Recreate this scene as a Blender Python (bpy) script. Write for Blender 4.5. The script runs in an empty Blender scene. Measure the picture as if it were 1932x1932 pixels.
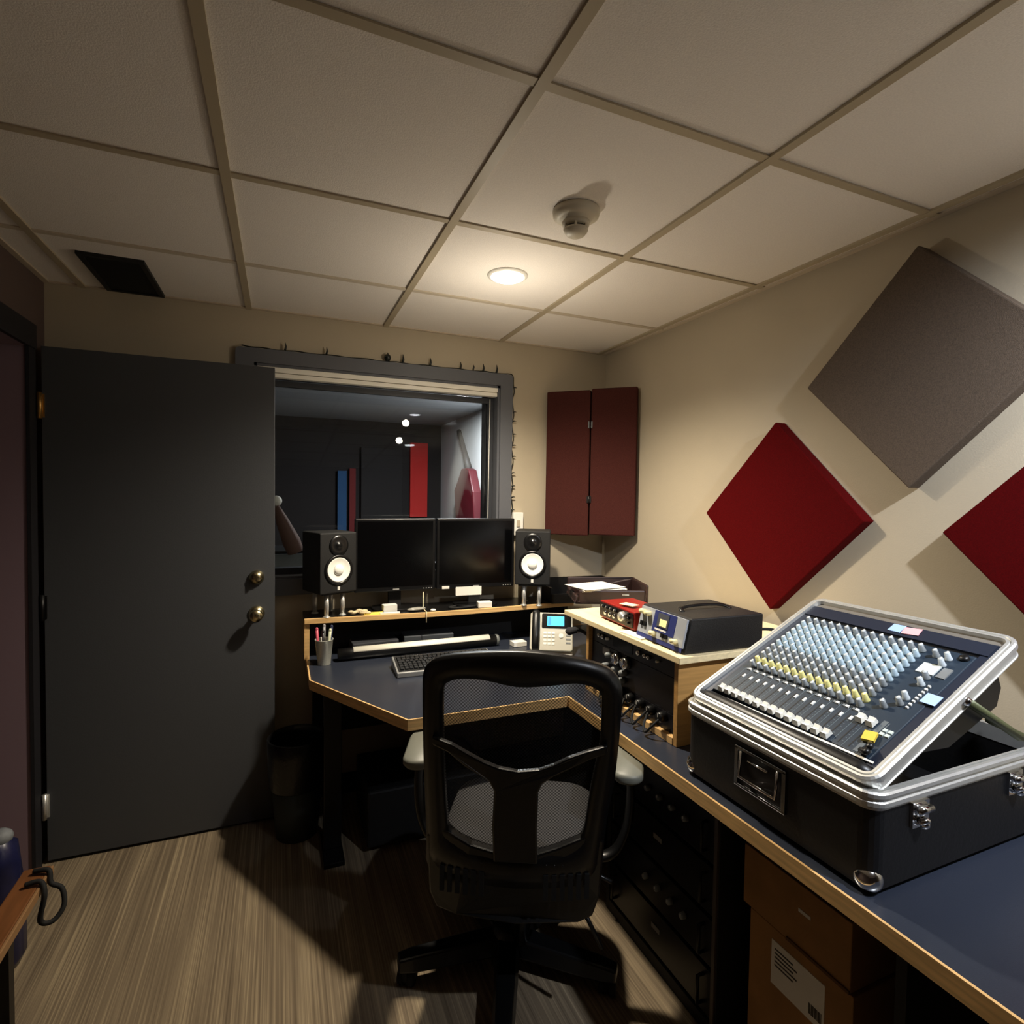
import bpy, bmesh, math, random
from mathutils import Matrix, Vector
random.seed(7)
R = math.radians
PI = math.pi
sc = bpy.context.scene
col = sc.collection

# ------------------------------------------------------------------ camera, world, exposure
H = 1.49                       # eye height
CEIL = 2.3075
cd = bpy.data.cameras.new('camera'); cam = bpy.data.objects.new('camera', cd); col.objects.link(cam)
yaw, pitch, roll = .398, -.0333, .0154
fwd = Vector((math.sin(yaw)*math.cos(pitch), math.cos(yaw)*math.cos(pitch), math.sin(pitch)))
r0 = Vector((math.cos(yaw), -math.sin(yaw), 0)); u0 = r0.cross(fwd)
rr = math.cos(roll)*r0 + math.sin(roll)*u0; uu = -math.sin(roll)*r0 + math.cos(roll)*u0
m = Matrix.Identity(4)
for i in range(3):
    m[i][0] = rr[i]; m[i][1] = uu[i]; m[i][2] = -fwd[i]
m[2][3] = H
cam.matrix_world = m
cd.sensor_fit = 'HORIZONTAL'; cd.sensor_width = 36; cd.lens = 36*1041.04/1932
cd.clip_start = .02
sc.camera = cam
sc.view_settings.view_transform = 'Standard'; sc.view_settings.look = 'None'
sc.view_settings.gamma = 1; sc.view_settings.use_curve_mapping = False
sc.view_settings.exposure = 0.0
w = bpy.data.worlds.new('world'); sc.world = w; w.use_nodes = True
w.node_tree.nodes['Background'].inputs[0].default_value = (.02, .02, .022, 1)
w.node_tree.nodes['Background'].inputs[1].default_value = .3
WARM = (1, .88, .70); COOL = (.86, .91, 1.0)
def disk_light(name, loc, power, color, size, spread=PI, rot=(0,0,0)):
    l = bpy.data.lights.new(name, 'AREA'); l.shape = 'DISK'; l.size = size; l.energy = power; l.color = color; l.spread = spread
    o = bpy.data.objects.new(name, l); o.location = loc; o.rotation_euler = rot; col.objects.link(o); return o
LW = (.785, 1.945); LC = (1.30, -.06)
wl = bpy.data.lights.new('warm_lamp_light', 'SPOT'); wl.energy = 160; wl.color = WARM; wl.spot_size = R(150); wl.spot_blend = 1.0; wl.shadow_soft_size = .045
wo = bpy.data.objects.new('warm_lamp_light', wl); wo.location = (LW[0], LW[1], CEIL-.07); col.objects.link(wo)
gl = bpy.data.lights.new('ceiling_fill_light', 'POINT'); gl.energy = 5.4; gl.color = WARM; gl.shadow_soft_size = .022  # unseen fill hung below the lamp, added to brighten the ceiling
go = bpy.data.objects.new('ceiling_fill_light', gl); go.location = (LW[0], LW[1], CEIL-.35); col.objects.link(go)
sp = bpy.data.lights.new('cool_lamp_light', 'SPOT'); sp.energy = 165; sp.color = COOL; sp.spot_size = R(102); sp.spot_blend = 1.0; sp.shadow_soft_size = .022
so = bpy.data.objects.new('cool_lamp_light', sp); so.location = (LC[0], LC[1], CEIL-.05); col.objects.link(so)
so.rotation_euler = Vector((.45, .60, -.95)).to_track_quat('-Z', 'Y').to_euler()
disk_light('far_room_lamp_light', (1.40, 4.5, CEIL-.03), 55, (.95, .97, 1), .10)

# ------------------------------------------------------------------ materials
def lin(h):
    h = h.lstrip('#'); c = [int(h[i:i+2], 16)/255 for i in (0, 2, 4)]
    return tuple(x/12.92 if x <= .04045 else ((x+.055)/1.055)**2.4 for x in c) + (1,)
MATS = {}
def mat(name, hexc, rough=.6, metal=0, noise=0, nscale=40, bump=0, bscale=200, emit=0, spec=.5, emitc=None, stretch=None, coat=0):
    if name in MATS: return MATS[name]
    M = bpy.data.materials.new(name); M.use_nodes = True; nt = M.node_tree; b = nt.nodes['Principled BSDF']
    c = lin(hexc); b.inputs['Base Color'].default_value = c
    b.inputs['Roughness'].default_value = rough; b.inputs['Metallic'].default_value = metal
    b.inputs['Specular IOR Level'].default_value = spec
    if coat: b.inputs['Coat Weight'].default_value = coat
    tc = nt.nodes.new('ShaderNodeTexCoord'); mp = nt.nodes.new('ShaderNodeMapping'); nt.links.new(tc.outputs['Object'], mp.inputs[0])
    if stretch: mp.inputs['Scale'].default_value = stretch
    if noise:
        n = nt.nodes.new('ShaderNodeTexNoise'); n.inputs['Scale'].default_value = nscale; n.inputs['Detail'].default_value = 4
        nt.links.new(mp.outputs[0], n.inputs[0])
        r = nt.nodes.new('ShaderNodeValToRGB'); nt.links.new(n.outputs[0], r.inputs[0])
        r.color_ramp.elements[0].position = .3; r.color_ramp.elements[1].position = .7
        r.color_ramp.elements[0].color = tuple(x*(1-noise) for x in c[:3]) + (1,)
        r.color_ramp.elements[1].color = tuple(min(1, x*(1+noise)) for x in c[:3]) + (1,)
        nt.links.new(r.outputs[0], b.inputs['Base Color'])
    if bump:
        n = nt.nodes.new('ShaderNodeTexNoise'); n.inputs['Scale'].default_value = bscale; nt.links.new(mp.outputs[0], n.inputs[0])
        bp = nt.nodes.new('ShaderNodeBump'); bp.inputs['Strength'].default_value = bump; bp.inputs['Distance'].default_value = .002
        nt.links.new(n.outputs[0], bp.inputs['Height']); nt.links.new(bp.outputs[0], b.inputs['Normal'])
    if emit:
        b.inputs['Emission Color'].default_value = lin(emitc or hexc); b.inputs['Emission Strength'].default_value = emit
    MATS[name] = M; return M

wall_m = mat('beige wall paint', '#b3a791', .75, noise=.03, nscale=3, bump=.15, bscale=220)
tile_m = mat('ceiling tile', '#efe9e2', .9, noise=.05, nscale=260, bump=.4, bscale=300)
grid_m = mat('ceiling grid', '#b3a68d', .5)  # bars are white metal; their shade is put into this darker colour
gyp_m = mat('far room ceiling', '#8f9296', .9)
black_m = mat('black plastic', '#0d0d0e', .38)
blackm_m = mat('matte black', '#0b0b0c', .7, bump=.2)
satin_m = mat('satin black', '#101011', .3)
lam_m = mat('charcoal laminate', '#2b303c', .28, noise=.12, nscale=500, bump=.1, bscale=500, spec=.8)
wood_m = mat('maple edge', '#d8b076', .45, noise=.2, nscale=9, stretch=(1, 1, 12))
woodt_m = mat('maple panel', '#b98d52', .5, noise=.16, nscale=6, stretch=(1, 14, 14))
ply_m = mat('plywood top', '#ecd9ac', .5, noise=.10, nscale=5, stretch=(14, 1, 30))
door_m = mat('door paint', '#44464a', .5, bump=.12, bscale=160)
frame_m = mat('window trim paint', '#5c5e64', .5, bump=.1)
alu_m = mat('aluminium', '#dcdcd8', .42, .75, noise=.06, nscale=30)
aluw_m = mat('pale aluminium track', '#f6f2e6', .4)
chrome_m = mat('chrome', '#dcdcdc', .12, 1)
brass_m = mat('brass', '#c49a58', .35, .9)
maroon_m = mat('maroon fabric', '#452420', .95, noise=.25, nscale=350, bump=.5, bscale=500, spec=.08)
grey_m = mat('taupe fabric', '#5a4e43', .95, noise=.2, nscale=350, bump=.5, bscale=500, spec=.08)
red_m = mat('red fabric', '#4a0103', .9, noise=.2, nscale=350, bump=.5, bscale=500, spec=.08)
white_m = mat('white plastic', '#e9e7df', .45)
paper_m = mat('paper', '#efece2', .8)
vent_m = mat('vent black', '#0a0b0b', .6)
dark_m = mat('dark paint', '#15141a', .7)
steel_m = mat('black steel', '#121214', .4, .3)
card_m = mat('cardboard', '#a67a48', .85, noise=.12, nscale=12, bump=.2)
screen_m = mat('screen black', '#050506', .16, spec=.5)
lamp_m = mat('lamp diffuser', '#fff4dc', .4, emit=14)
lampc_m = mat('lamp diffuser cool', '#f4f6ff', .4, emit=20)
rubber_m = mat('rubber', '#0c0c0c', .8)
grille_m = mat('speaker cone', '#fbfaf2', .5)
knobw_m = mat('knob pale grey', '#b4bcc0', .4)
knobd_m = mat('knob dark grey', '#7d8284', .4)
knoby_m = mat('knob yellow', '#d6cf86', .45)
knobb_m = mat('knob blue grey', '#a3b6c0', .4)
mixer_m = mat('mixer navy panel', '#1f2d3b', .45)
mixerd_m = mat('navy paint', '#1a2130', .45)

def carpet():
    M = bpy.data.materials.new('striated carpet'); M.use_nodes = True; nt = M.node_tree; b = nt.nodes['Principled BSDF']
    N = nt.nodes.new; L = nt.links.new
    tc = N('ShaderNodeTexCoord'); mp = N('ShaderNodeMapping'); mp.inputs['Scale'].default_value = (1, .006, 1)
    L(tc.outputs['Object'], mp.inputs[0])
    n1 = N('ShaderNodeTexNoise'); n1.inputs['Scale'].default_value = 170; n1.inputs['Detail'].default_value = 2; n1.inputs['Roughness'].default_value = .5
    L(mp.outputs[0], n1.inputs[0])
    mp2 = N('ShaderNodeMapping'); mp2.inputs['Scale'].default_value = (1, .10, 1); L(tc.outputs['Object'], mp2.inputs[0])
    n2 = N('ShaderNodeTexNoise'); n2.inputs['Scale'].default_value = 17; n2.inputs['Detail'].default_value = 3; L(mp2.outputs[0], n2.inputs[0])
    mx = N('ShaderNodeMix'); mx.data_type = 'FLOAT'; mx.inputs[0].default_value = .38
    L(n1.outputs[0], mx.inputs[2]); L(n2.outputs[0], mx.inputs[3])
    r = N('ShaderNodeValToRGB'); L(mx.outputs[0], r.inputs[0])
    e = r.color_ramp.elements; e[0].position = .30; e[0].color = lin('#574a39'); e[1].position = .70; e[1].color = lin('#a49375')
    k = e.new(.5); k.color = lin('#786954')
    L(r.outputs[0], b.inputs['Base Color']); b.inputs['Roughness'].default_value = .95
    bp = N('ShaderNodeBump'); bp.inputs['Strength'].default_value = .5; bp.inputs['Distance'].default_value = .003
    L(n1.outputs[0], bp.inputs['Height']); L(bp.outputs[0], b.inputs['Normal'])
    return M
carpet_m = carpet()

def glass(name, refl=1.5, tint=(.96, .98, .97, 1), dirt=0.0):
    M = bpy.data.materials.new(name); M.use_nodes = True; nt = M.node_tree; nt.nodes.clear(); N = nt.nodes.new; L = nt.links.new
    o = N('ShaderNodeOutputMaterial'); t = N('ShaderNodeBsdfTransparent'); t.inputs[0].default_value = tint
    g = N('ShaderNodeBsdfGlossy'); g.inputs['Roughness'].default_value = .015
    f = N('ShaderNodeFresnel'); f.inputs[0].default_value = refl
    mx = N('ShaderNodeMixShader'); L(f.outputs[0], mx.inputs[0]); L(t.outputs[0], mx.inputs[1]); L(g.outputs[0], mx.inputs[2])
    L(mx.outputs[0], o.inputs[0]); return M
glass_m = glass('window glass', 1.55)

def mesh_fabric():
    M = bpy.data.materials.new('chair mesh fabric'); M.use_nodes = True; nt = M.node_tree; nt.nodes.clear(); N = nt.nodes.new; L = nt.links.new
    o = N('ShaderNodeOutputMaterial'); t = N('ShaderNodeBsdfTransparent'); b = N('ShaderNodeBsdfPrincipled')
    b.inputs['Base Color'].default_value = lin('#161617'); b.inputs['Roughness'].default_value = .6
    tc = N('ShaderNodeTexCoord'); sp = N('ShaderNodeSeparateXYZ'); L(tc.outputs['Object'], sp.inputs[0])
    def sin(a, k):
        q = N('ShaderNodeMath'); q.operation = 'MULTIPLY'; q.inputs[1].default_value = k; L(a, q.inputs[0])
        s = N('ShaderNodeMath'); s.operation = 'SINE'; L(q.outputs[0], s.inputs[0]); return s.outputs[0]
    sx = sin(sp.outputs['X'], 2*PI/.0085); sz = sin(sp.outputs['Z'], 2*PI/.0085)
    a = N('ShaderNodeMath'); a.operation = 'MULTIPLY'; L(sx, a.inputs[0]); L(sz, a.inputs[1])
    th = N('ShaderNodeMath'); th.operation = 'GREATER_THAN'; th.inputs[1].default_value = .0; L(a.outputs[0], th.inputs[0])
    ad = N('ShaderNodeMath'); ad.operation = 'MULTIPLY'; ad.inputs[1].default_value = .62; L(th.outputs[0], ad.inputs[0])
    a2 = N('ShaderNodeMath'); a2.operation = 'ADD'; a2.inputs[1].default_value = .12; L(ad.outputs[0], a2.inputs[0])
    mx = N('ShaderNodeMixShader'); L(a2.outputs[0], mx.inputs[0]); L(t.outputs[0], mx.inputs[1]); L(b.outputs[0], mx.inputs[2])
    L(mx.outputs[0], o.inputs[0]); return M
meshfab_m = mesh_fabric()

# ------------------------------------------------------------------ mesh builder
class MB:
    def __init__(s): s.v = []; s.f = []; s.mi = []; s.sm = []; s.mats = []; s.M = Matrix.Identity(4); s.mat = None
    def _m(s, mt):
        if mt not in s.mats: s.mats.append(mt)
        return s.mats.index(mt)
    def add(s, vs, fs, mt=None, smooth=False):
        b = len(s.v); k = s._m(mt or s.mat)
        s.v += [s.M @ Vector(p) for p in vs]
        for f in fs: s.f.append([b+i for i in f]); s.mi.append(k); s.sm.append(smooth)
        return s
    def bx(s, x0, x1, y0, y1, z0, z1, mt=None):
        vs = [(x, y, z) for z in (z0, z1) for y in (y0, y1) for x in (x0, x1)]
        return s.add(vs, [(0, 2, 3, 1), (4, 5, 7, 6), (0, 1, 5, 4), (2, 6, 7, 3), (0, 4, 6, 2), (1, 3, 7, 5)], mt)
    def box(s, c, d, mt=None): return s.bx(c[0]-d[0]/2, c[0]+d[0]/2, c[1]-d[1]/2, c[1]+d[1]/2, c[2]-d[2]/2, c[2]+d[2]/2, mt)
    def tube(s, pts, r, n=10, mt=None, closed=False, flat=1.0):
        pts = [Vector(p) for p in pts]; N = len(pts); rs = r if isinstance(r, (list, tuple)) else [r]*N
        vs = []; up = None
        for i, p in enumerate(pts):
            a = pts[(i-1) % N] if (closed or i) else p; b = pts[(i+1) % N] if (closed or i < N-1) else p
            t = (b-a).normalized()
            if up is None: up = Vector((0, 0, 1)) if abs(t.z) < .9 else Vector((1, 0, 0))
            x = up.cross(t); x = x.normalized() if x.length > 1e-6 else Vector((1, 0, 0)); y = t.cross(x); up = y
            for k in range(n):
                an = 2*PI*k/n; vs.append(tuple(p + x*(rs[i]*math.cos(an)) + y*(rs[i]*flat*math.sin(an))))
        fs = []
        for i in range(N if closed else N-1):
            j = (i+1) % N
            for k in range(n): fs.append((i*n+k, i*n+(k+1) % n, j*n+(k+1) % n, j*n+k))
        if not closed: fs.append(tuple(range(n-1, -1, -1))); fs.append(tuple((N-1)*n+k for k in range(n)))
        return s.add(vs, fs, mt, True)
    def cyl(s, p0, p1, r0, r1=None, n=20, mt=None): return s.tube([p0, p1], [r0, r0 if r1 is None else r1], n, mt)
    def lathe(s, prof, n=32, mt=None, cap=True, sm=True):   # profile [(r,z)] about local z
        vs = [(r*math.cos(2*PI*k/n), r*math.sin(2*PI*k/n), z) for r, z in prof for k in range(n)]
        fs = [(i*n+k, i*n+(k+1) % n, (i+1)*n+(k+1) % n, (i+1)*n+k) for i in range(len(prof)-1) for k in range(n)]
        if cap: fs.append(tuple(range(n-1, -1, -1))); fs.append(tuple((len(prof)-1)*n+k for k in range(n)))
        return s.add(vs, fs, mt, sm)
    def prism(s, poly, z0, z1, mt=None):                     # polygon in xy extruded in z
        n = len(poly); vs = [(x, y, z0) for x, y in poly] + [(x, y, z1) for x, y in poly]
        fs = [tuple(range(n-1, -1, -1)), tuple(range(n, 2*n))] + [(i, (i+1) % n, n+(i+1) % n, n+i) for i in range(n)]
        return s.add(vs, fs, mt)
    def ball(s, c, r, mt=None, n=14, sc_=(1, 1, 1)):
        vs = []; m_ = n//2
        for i in range(m_+1):
            ph = PI*i/m_
            for k in range(n): vs.append((c[0]+r*sc_[0]*math.sin(ph)*math.cos(2*PI*k/n), c[1]+r*sc_[1]*math.sin(ph)*math.sin(2*PI*k/n), c[2]+r*sc_[2]*math.cos(ph)))
        fs = [(i*n+k, (i+1)*n+k, (i+1)*n+(k+1) % n, i*n+(k+1) % n) for i in range(m_) for k in range(n)]
        return s.add(vs, fs, mt, True)
    def build(s, name, parent=None, bevel=0, origin=None, label=None, sub=0):
        if parent is not None: inv = parent_world(parent).inverted()
        else:
            inv = Matrix.Translation(-Vector(origin)) if origin is not None else Matrix.Identity(4)
        me = bpy.data.meshes.new(name); me.from_pydata([tuple(inv @ p) for p in s.v], [], s.f)
        for mt in s.mats: me.materials.append(mt)
        for p, k, q in zip(me.polygons, s.mi, s.sm): p.material_index = k; p.use_smooth = q
        bm = bmesh.new(); bm.from_mesh(me); bmesh.ops.remove_doubles(bm, verts=bm.verts, dist=1e-6); bmesh.ops.recalc_face_normals(bm, faces=bm.faces); bm.to_mesh(me); bm.free()
        o = bpy.data.objects.new(name, me); col.objects.link(o)
        if parent is not None: o.parent = parent
        elif origin is not None: o.location = origin
        if bevel:
            b = o.modifiers.new('bevel', 'BEVEL'); b.width = bevel; b.segments = 2; b.limit_method = 'ANGLE'; b.angle_limit = R(40)
            b.harden_normals = False
        if sub:
            b = o.modifiers.new('sub', 'SUBSURF'); b.levels = sub; b.render_levels = sub
        if label: o['label'] = label
        return o
def parent_world(o):
    m = o.matrix_basis.copy()
    while o.parent is not None: o = o.parent; m = o.matrix_basis @ m
    return m
def new(M=None, mt=None):
    b = MB(); b.mat = mt
    if M is not None: b.M = M
    return b
def TR(x, y, z, rz=0): return Matrix.Translation((x, y, z)) @ Matrix.Rotation(rz, 4, 'Z')
def tag(o, label, cat, group=None):
    o['label'] = label; o['category'] = cat
    if group: o['group'] = group
    return o
def thing(name, label, cat, loc=(0, 0, 0), rz=0, group=None, M=None):
    o = bpy.data.objects.new(name, None); col.objects.link(o); o.empty_display_size = .05
    if M is not None: o.matrix_basis = M
    else: o.location = loc; o.rotation_euler = (0, 0, rz)
    return tag(o, label, cat, group)
def struct(mb, name, parent=None, bevel=0):
    o = mb.build(name, parent, bevel)
    if parent is None: o['kind'] = 'structure'
    return o
def copy_tree(o, parent=None):
    c = o.copy(); col.objects.link(c); c.parent = parent
    for ch in [x for x in bpy.data.objects if x.parent == o]: copy_tree(ch, c)
    return c
def catmull(P, n=8):
    P = [Vector(p) for p in P]; out = []
    for i in range(len(P)-1):
        a = P[max(i-1, 0)]; b = P[i]; c = P[i+1]; d = P[min(i+2, len(P)-1)]
        for k in range(n):
            t = k/n
            out.append(.5*((2*b)+(c-a)*t+(2*a-5*b+4*c-d)*t*t+(3*b-a-3*c+d)*t**3))
    out.append(P[-1]); return out
def rrect(x0, x1, y0, y1, r, n=5):
    out = []
    for cx, cy, a in ((x1-r, y1-r, 0), (x0+r, y1-r, 90), (x0+r, y0+r, 180), (x1-r, y0+r, 270)):
        for k in range(n+1): an = R(a+90*k/n); out.append((cx+r*math.cos(an), cy+r*math.sin(an)))
    return out

# ------------------------------------------------------------------ room shell
XL, XR, YB, YF = -.87, 1.75, 2.783, -2.0
struct(new(mt=carpet_m).bx(-2.2, XR+.1, YF-.1, 2.9, -.05, 0), 'floor')
ceil = struct(new(mt=tile_m).bx(XL-.1, XR+.1, YF-.1, YB+.1, CEIL, CEIL+.05), 'ceiling')
g = new(mt=grid_m)
for i in range(5):
    x = -.741+i*.6096; g.bx(x-.0125, x+.0125, YF, YB, CEIL-.007, CEIL)
for j in range(-3, 5):
    y = .405+j*.613
    if y < YB: g.bx(XL, XR, y-.0115, y+.0115, CEIL-.005, CEIL-.0005, grid_m if j < 3 else mat('thin ceiling grid', '#cbbfab', .6))
g.build('ceiling_grid', ceil)
g = new(mt=mat('wall angle trim', '#c4b6a2', .5))
g.bx(XR-.022, XR, YF, YB, CEIL-.006, CEIL); g.bx(XL, XL+.022, YF, YB, CEIL-.006, CEIL); g.bx(XL, XR, YB-.02, YB, CEIL-.005, CEIL)
g.build('wall_angle', ceil)
struct(new(mt=wall_m).bx(XR, XR+.12, YF-.1, YB+.25, 0, CEIL), 'wall_right')
struct(new(mt=mat('darkened brown wall', '#5b4b45', .75, bump=.15, bscale=220)).bx(XL-.12, XR+.1, YF-.12, YF, 0, CEIL), 'wall_front')  # wall behind the camera, coloured dark to cut bounced light
# back wall with window opening
WX0, WX1, WZ0, WZ1 = -.11, 1.085, 1.075, 2.045
g = new(mt=wall_m)
g.bx(XL-.15, WX0, YB, YB+.16, 0, CEIL); g.bx(WX1, XR, YB, YB+.16, 0, CEIL)
g.bx(WX0, WX1, YB, YB+.16, WZ1+.02, CEIL); g.bx(WX0, WX1, YB, YB+.16, 0, WZ0)
struct(g, 'wall_back')
# left wall with doorway y 1.74..2.6
DY0, DY1 = 1.74, 2.60
dwall_m = mat('darkened brown wall', '#5b4b45', .75, bump=.15, bscale=220)  # brown kept dark to reduce bounce and dim the left side
g = new(mt=dwall_m)
g.bx(XL-.14, XL, DY1+.02, YB, 0, CEIL); g.bx(XL-.14, XL, YF, DY0-.02, 0, CEIL); g.bx(XL-.14, XL, DY0-.02, DY1+.02, 2.03, CEIL)
struct(g, 'wall_left')
# corridor beyond the doorway
struct(new(mt=mat('corridor wall', '#5a4450', .8)).bx(-2.25, -2.2, YF, 3.2, 0, CEIL), 'wall_corridor')
struct(new(mt=tile_m).bx(-2.25, XL-.14, YF, 3.2, CEIL, CEIL+.05), 'ceiling_corridor')
# baseboards
struct(new(mt=rubber_m).bx(XR-.008, XR, YF, YB, 0, .1), 'baseboard_right')
struct(new(mt=rubber_m).bx(XL, XR-.008, YB-.008, YB, 0, .1), 'baseboard_back')
struct(new(mt=rubber_m).bx(XL, XL+.008, YF, DY0-.07, 0, .1), 'baseboard_left')

# door frame
jam_m = mat('jamb paint', '#86707a', .6)
d1 = new(mt=jam_m)
d1.bx(XL-.14, XL, DY1-.0, DY1+.02, 0, 2.03); d1.bx(XL-.14, XL, DY0-.02, DY0, 0, 2.03); d1.bx(XL-.14, XL, DY0, DY1, 2.01, 2.03)
doorframe = struct(d1, 'door_1')
g = new(mt=dark_m); g.bx(XL, XL+.016, DY0-.07, DY1+.055, 2.01, 2.10); g.bx(XL, XL+.016, DY0-.07, DY0+.0, 0, 2.01); g.bx(XL, XL+.012, DY1-.005, DY1+.055, 0, 2.01)
g.build('door_casing', doorframe)
# the open door leaf, swung back almost flat along the back wall
leaf = thing('door_leaf', 'dark grey flush door swung open flat along the back wall', 'door', (XL+.02, 2.665, 0))
new(mt=door_m).bx(XL+.025, -.022, 2.665, 2.709, .012, 2.028).build('door_panel', leaf, .002)
for z, mt in ((1.80, brass_m), (1.02, steel_m), (.235, alu_m)):
    h = new(mt=mt); h.cyl((XL+.022, 2.655, z-.05), (XL+.022, 2.655, z+.05), .008); h.bx(XL+.001, XL+.035, 2.660, 2.6655, z-.045, z+.045)
    h.build('hinge', leaf, label='bright brass hinge' if mt is brass_m else None)
def knob(z, lever):
    k = new(mt=mat('satin brass', '#c9bd97', .25, 1)); k.M = TR(-.095, 2.665, z) @ Matrix.Rotation(R(90), 4, 'X')
    if lever: k.lathe([(.033, 0), (.033, .006), (.02, .012), (.012, .02), (.012, .036), (.024, .044), (.028, .058), (.024, .07), (.004, .072)])
    else: k.lathe([(.031, 0), (.031, .01), (.024, .016), (.024, .02), (.004, .021)]); k.bx(-.004, .004, -.014, .014, .02, .034)
    return k.build('door_knob' if lever else 'deadbolt', leaf)
knob(.945, True); knob(1.105, False)

# ------------------------------------------------------------------ window
wf = new(mt=frame_m)
def rim(mb, x0, x1, z0, z1, t, y0, y1):
    mb.bx(x0, x1, y0, y1, z1-t, z1); mb.bx(x0, x1, y0, y1, z0, z0+t); mb.bx(x0, x0+t, y0, y1, z0+t, z1-t); mb.bx(x1-t, x1, y0, y1, z0+t, z1-t)
ox0, ox1, oz0, oz1 = -.185, 1.155, 1.0, 2.128
out = rrect(ox0, ox1, oz0, oz1, .02, 4); inn = rrect(WX0+.0, WX1, WZ0, WZ1+.02, .004, 4)
n = len(out); y0, y1 = YB-.022, YB
vs = [(x, y, z) for y in (y0, y1) for loop in (out, inn) for x, z in loop]
fs = []
for i in range(n):
    j = (i+1) % n
    fs += [(i, j, n+j, n+i), (2*n+j, 2*n+i, 3*n+i, 3*n+j), (j, i, 2*n+i, 2*n+j), (n+i, n+j, 3*n+j, 3*n+i)]
wf.add(vs, fs)
# reveal lining
for a in ((WX0-.001, WX0+.012, WZ0, WZ1+.02), (WX1-.012, WX1+.001, WZ0, WZ1+.02), (WX0, WX1, WZ0-.001, WZ0+.012), (WX0, WX1, WZ1+.008, WZ1+.021)):
    wf.bx(a[0], a[1], YB-.01, YB+.17, a[2], a[3])
win = struct(wf, 'window_1')
tk = new(mt=aluw_m); tk.bx(WX0+.013, WX1-.013, YB-.012, YB+.03, WZ1-.016, WZ1+.007); tk.bx(WX0+.013, WX1-.013, YB-.006, YB+.03, WZ1-.038, WZ1-.018)
tk.build('blind_track', win, .002)
sh = new(mt=mat('window sash', '#33353a', .5)); rim(sh, WX0+.013, WX1-.013, WZ0+.013, WZ1-.04, .028, YB+.055, YB+.075); rim(sh, WX0+.013, WX1-.013, WZ0+.013, WZ1+.005, .02, YB+.128, YB+.185)
sh.build('sash_frame', win)
new(mt=glass_m).add([(WX0+.03, YB+.066, WZ0+.03), (WX1-.03, YB+.066, WZ0+.03), (WX1-.03, YB+.066, WZ1-.055), (WX0+.03, YB+.066, WZ1-.055)], [(0, 1, 2, 3)]).build('glass_pane', win)
new(mt=glass_m).add([(WX0+.03, YB+.135, WZ0+.03), (WX1-.03, YB+.135, WZ0+.03), (WX1-.03, YB+.180, WZ1-.03), (WX0+.03, YB+.180, WZ1-.03)], [(0, 1, 2, 3)]).build('glass_pane', win)
sh = new(mt=mat('window reveal strip', '#8c8c94', .3, .6)); sh.cyl((WX1-.05, YB+.02, WZ0+.02), (WX1-.045, YB+.02, WZ1-.05), .0022, n=6, mt=white_m)
sh.build('blind_cord', win)

# string of unlit lights round the window frame
sl = thing('string_lights', 'unlit dark string of mini lights draped around the window frame', 'string lights', (1.15, YB-.03, 1.6))
pts = [(-.16, 2.136)]
for i in range(27):
    x = -.12+i*.0465; pts.append((x, 2.131+.0025*math.sin(i*1.9)))
pts += [(1.14, 2.133), (1.158, 2.12)]
for i in range(22): pts.append((1.16+.006*math.sin(i*2.1), 2.08-i*.042))
new(mt=mat('dark green wire', '#10140f', .6)).tube(catmull([(x, YB-.016, z) for x, z in pts], 3), .0028, 6).build('wire', sl)
bulbs = [(.02, 0, 1), (.20, 0, 1), (.485, 0, 2.2), (.56, 0, 1.2), (.70, 0, 1.1), (.86, 0, 1), (.93, 0, .8), (.985, 0, 1.1), (1.06, 0, 1.2)]
bulbs += [(1.163, z, 1) for z in (2.06, 1.93, 1.88, 1.81, 1.75, 1.69, 1.60, 1.53, 1.47, 1.40, 1.33)]
for x, z, s in bulbs:
    b = new(mt=mat('unlit bulb', '#161a18', .35))
    if z == 0:
        b.tube([(x, YB-.018, 2.132), (x+.004, YB-.02, 2.148), (x+.001, YB-.02, 2.132+.034*min(s, 1.2))], [.005*s, .0045*s, .0015], 8)
        if s > 2: b.ball((x, YB-.024, 2.148), .017)
    else: b.tube([(x-.004, YB-.018, z), (x+.006, YB-.02, z+.003), (x+.016, YB-.02, z+.001)], [.004, .0034, .001], 8)
    b.build('bulb', sl)

# ------------------------------------------------------------------ room beyond the window
fr = mat('far dark wall', '#1c1516', .8)
g = new(mt=mat('far pale wall', '#dcdedf', .8)); g.bx(1.82, 1.9, YB+.3, 6.7, 0, CEIL); struct(g, 'wall_far_right')
g = new(mt=mat('far back wall', '#171112', .8)); g.bx(-2.6, 1.9, 6.6, 6.7, 0, CEIL); struct(g, 'wall_far_back')
g = new(mt=fr); g.bx(-2.6, -2.5, YB+.2, 6.7, 0, CEIL); struct(g, 'wall_far_left')
struct(new(mt=gyp_m).bx(-2.6, 1.9, YB+.16, 6.7, CEIL, CEIL+.05), 'ceiling_far')
struct(new(mt=mat('far floor', '#1e1c1b', .9)).bx(-2.6, 1.9, 2.9, 6.7, -.05, 0), 'floor_far')
def banner(name, x0, x1, z0, z1, hx, label, cat='panel', y=6.598, t=.05):
    return tag(new(mt=mat(name+hx, hx, .85, bump=.3)).bx(x0, x1, y-t, y, z0, z1).build(name, None, .004, origin=None), label, cat)
o = banner('fabric_panel', 1.43, 1.64, 1.19, 2.08, '#c22a26', 'tall red panel on the back wall beyond the window')
o = banner('fabric_panel', .60, .70, 1.0, 1.72, '#244c76', 'narrow blue panel on the dark wall beyond the window')
o = banner('fabric_panel', .73, .80, 1.0, 1.75, '#6b1f20', 'narrow dim red panel beside the blue one beyond the window')
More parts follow.
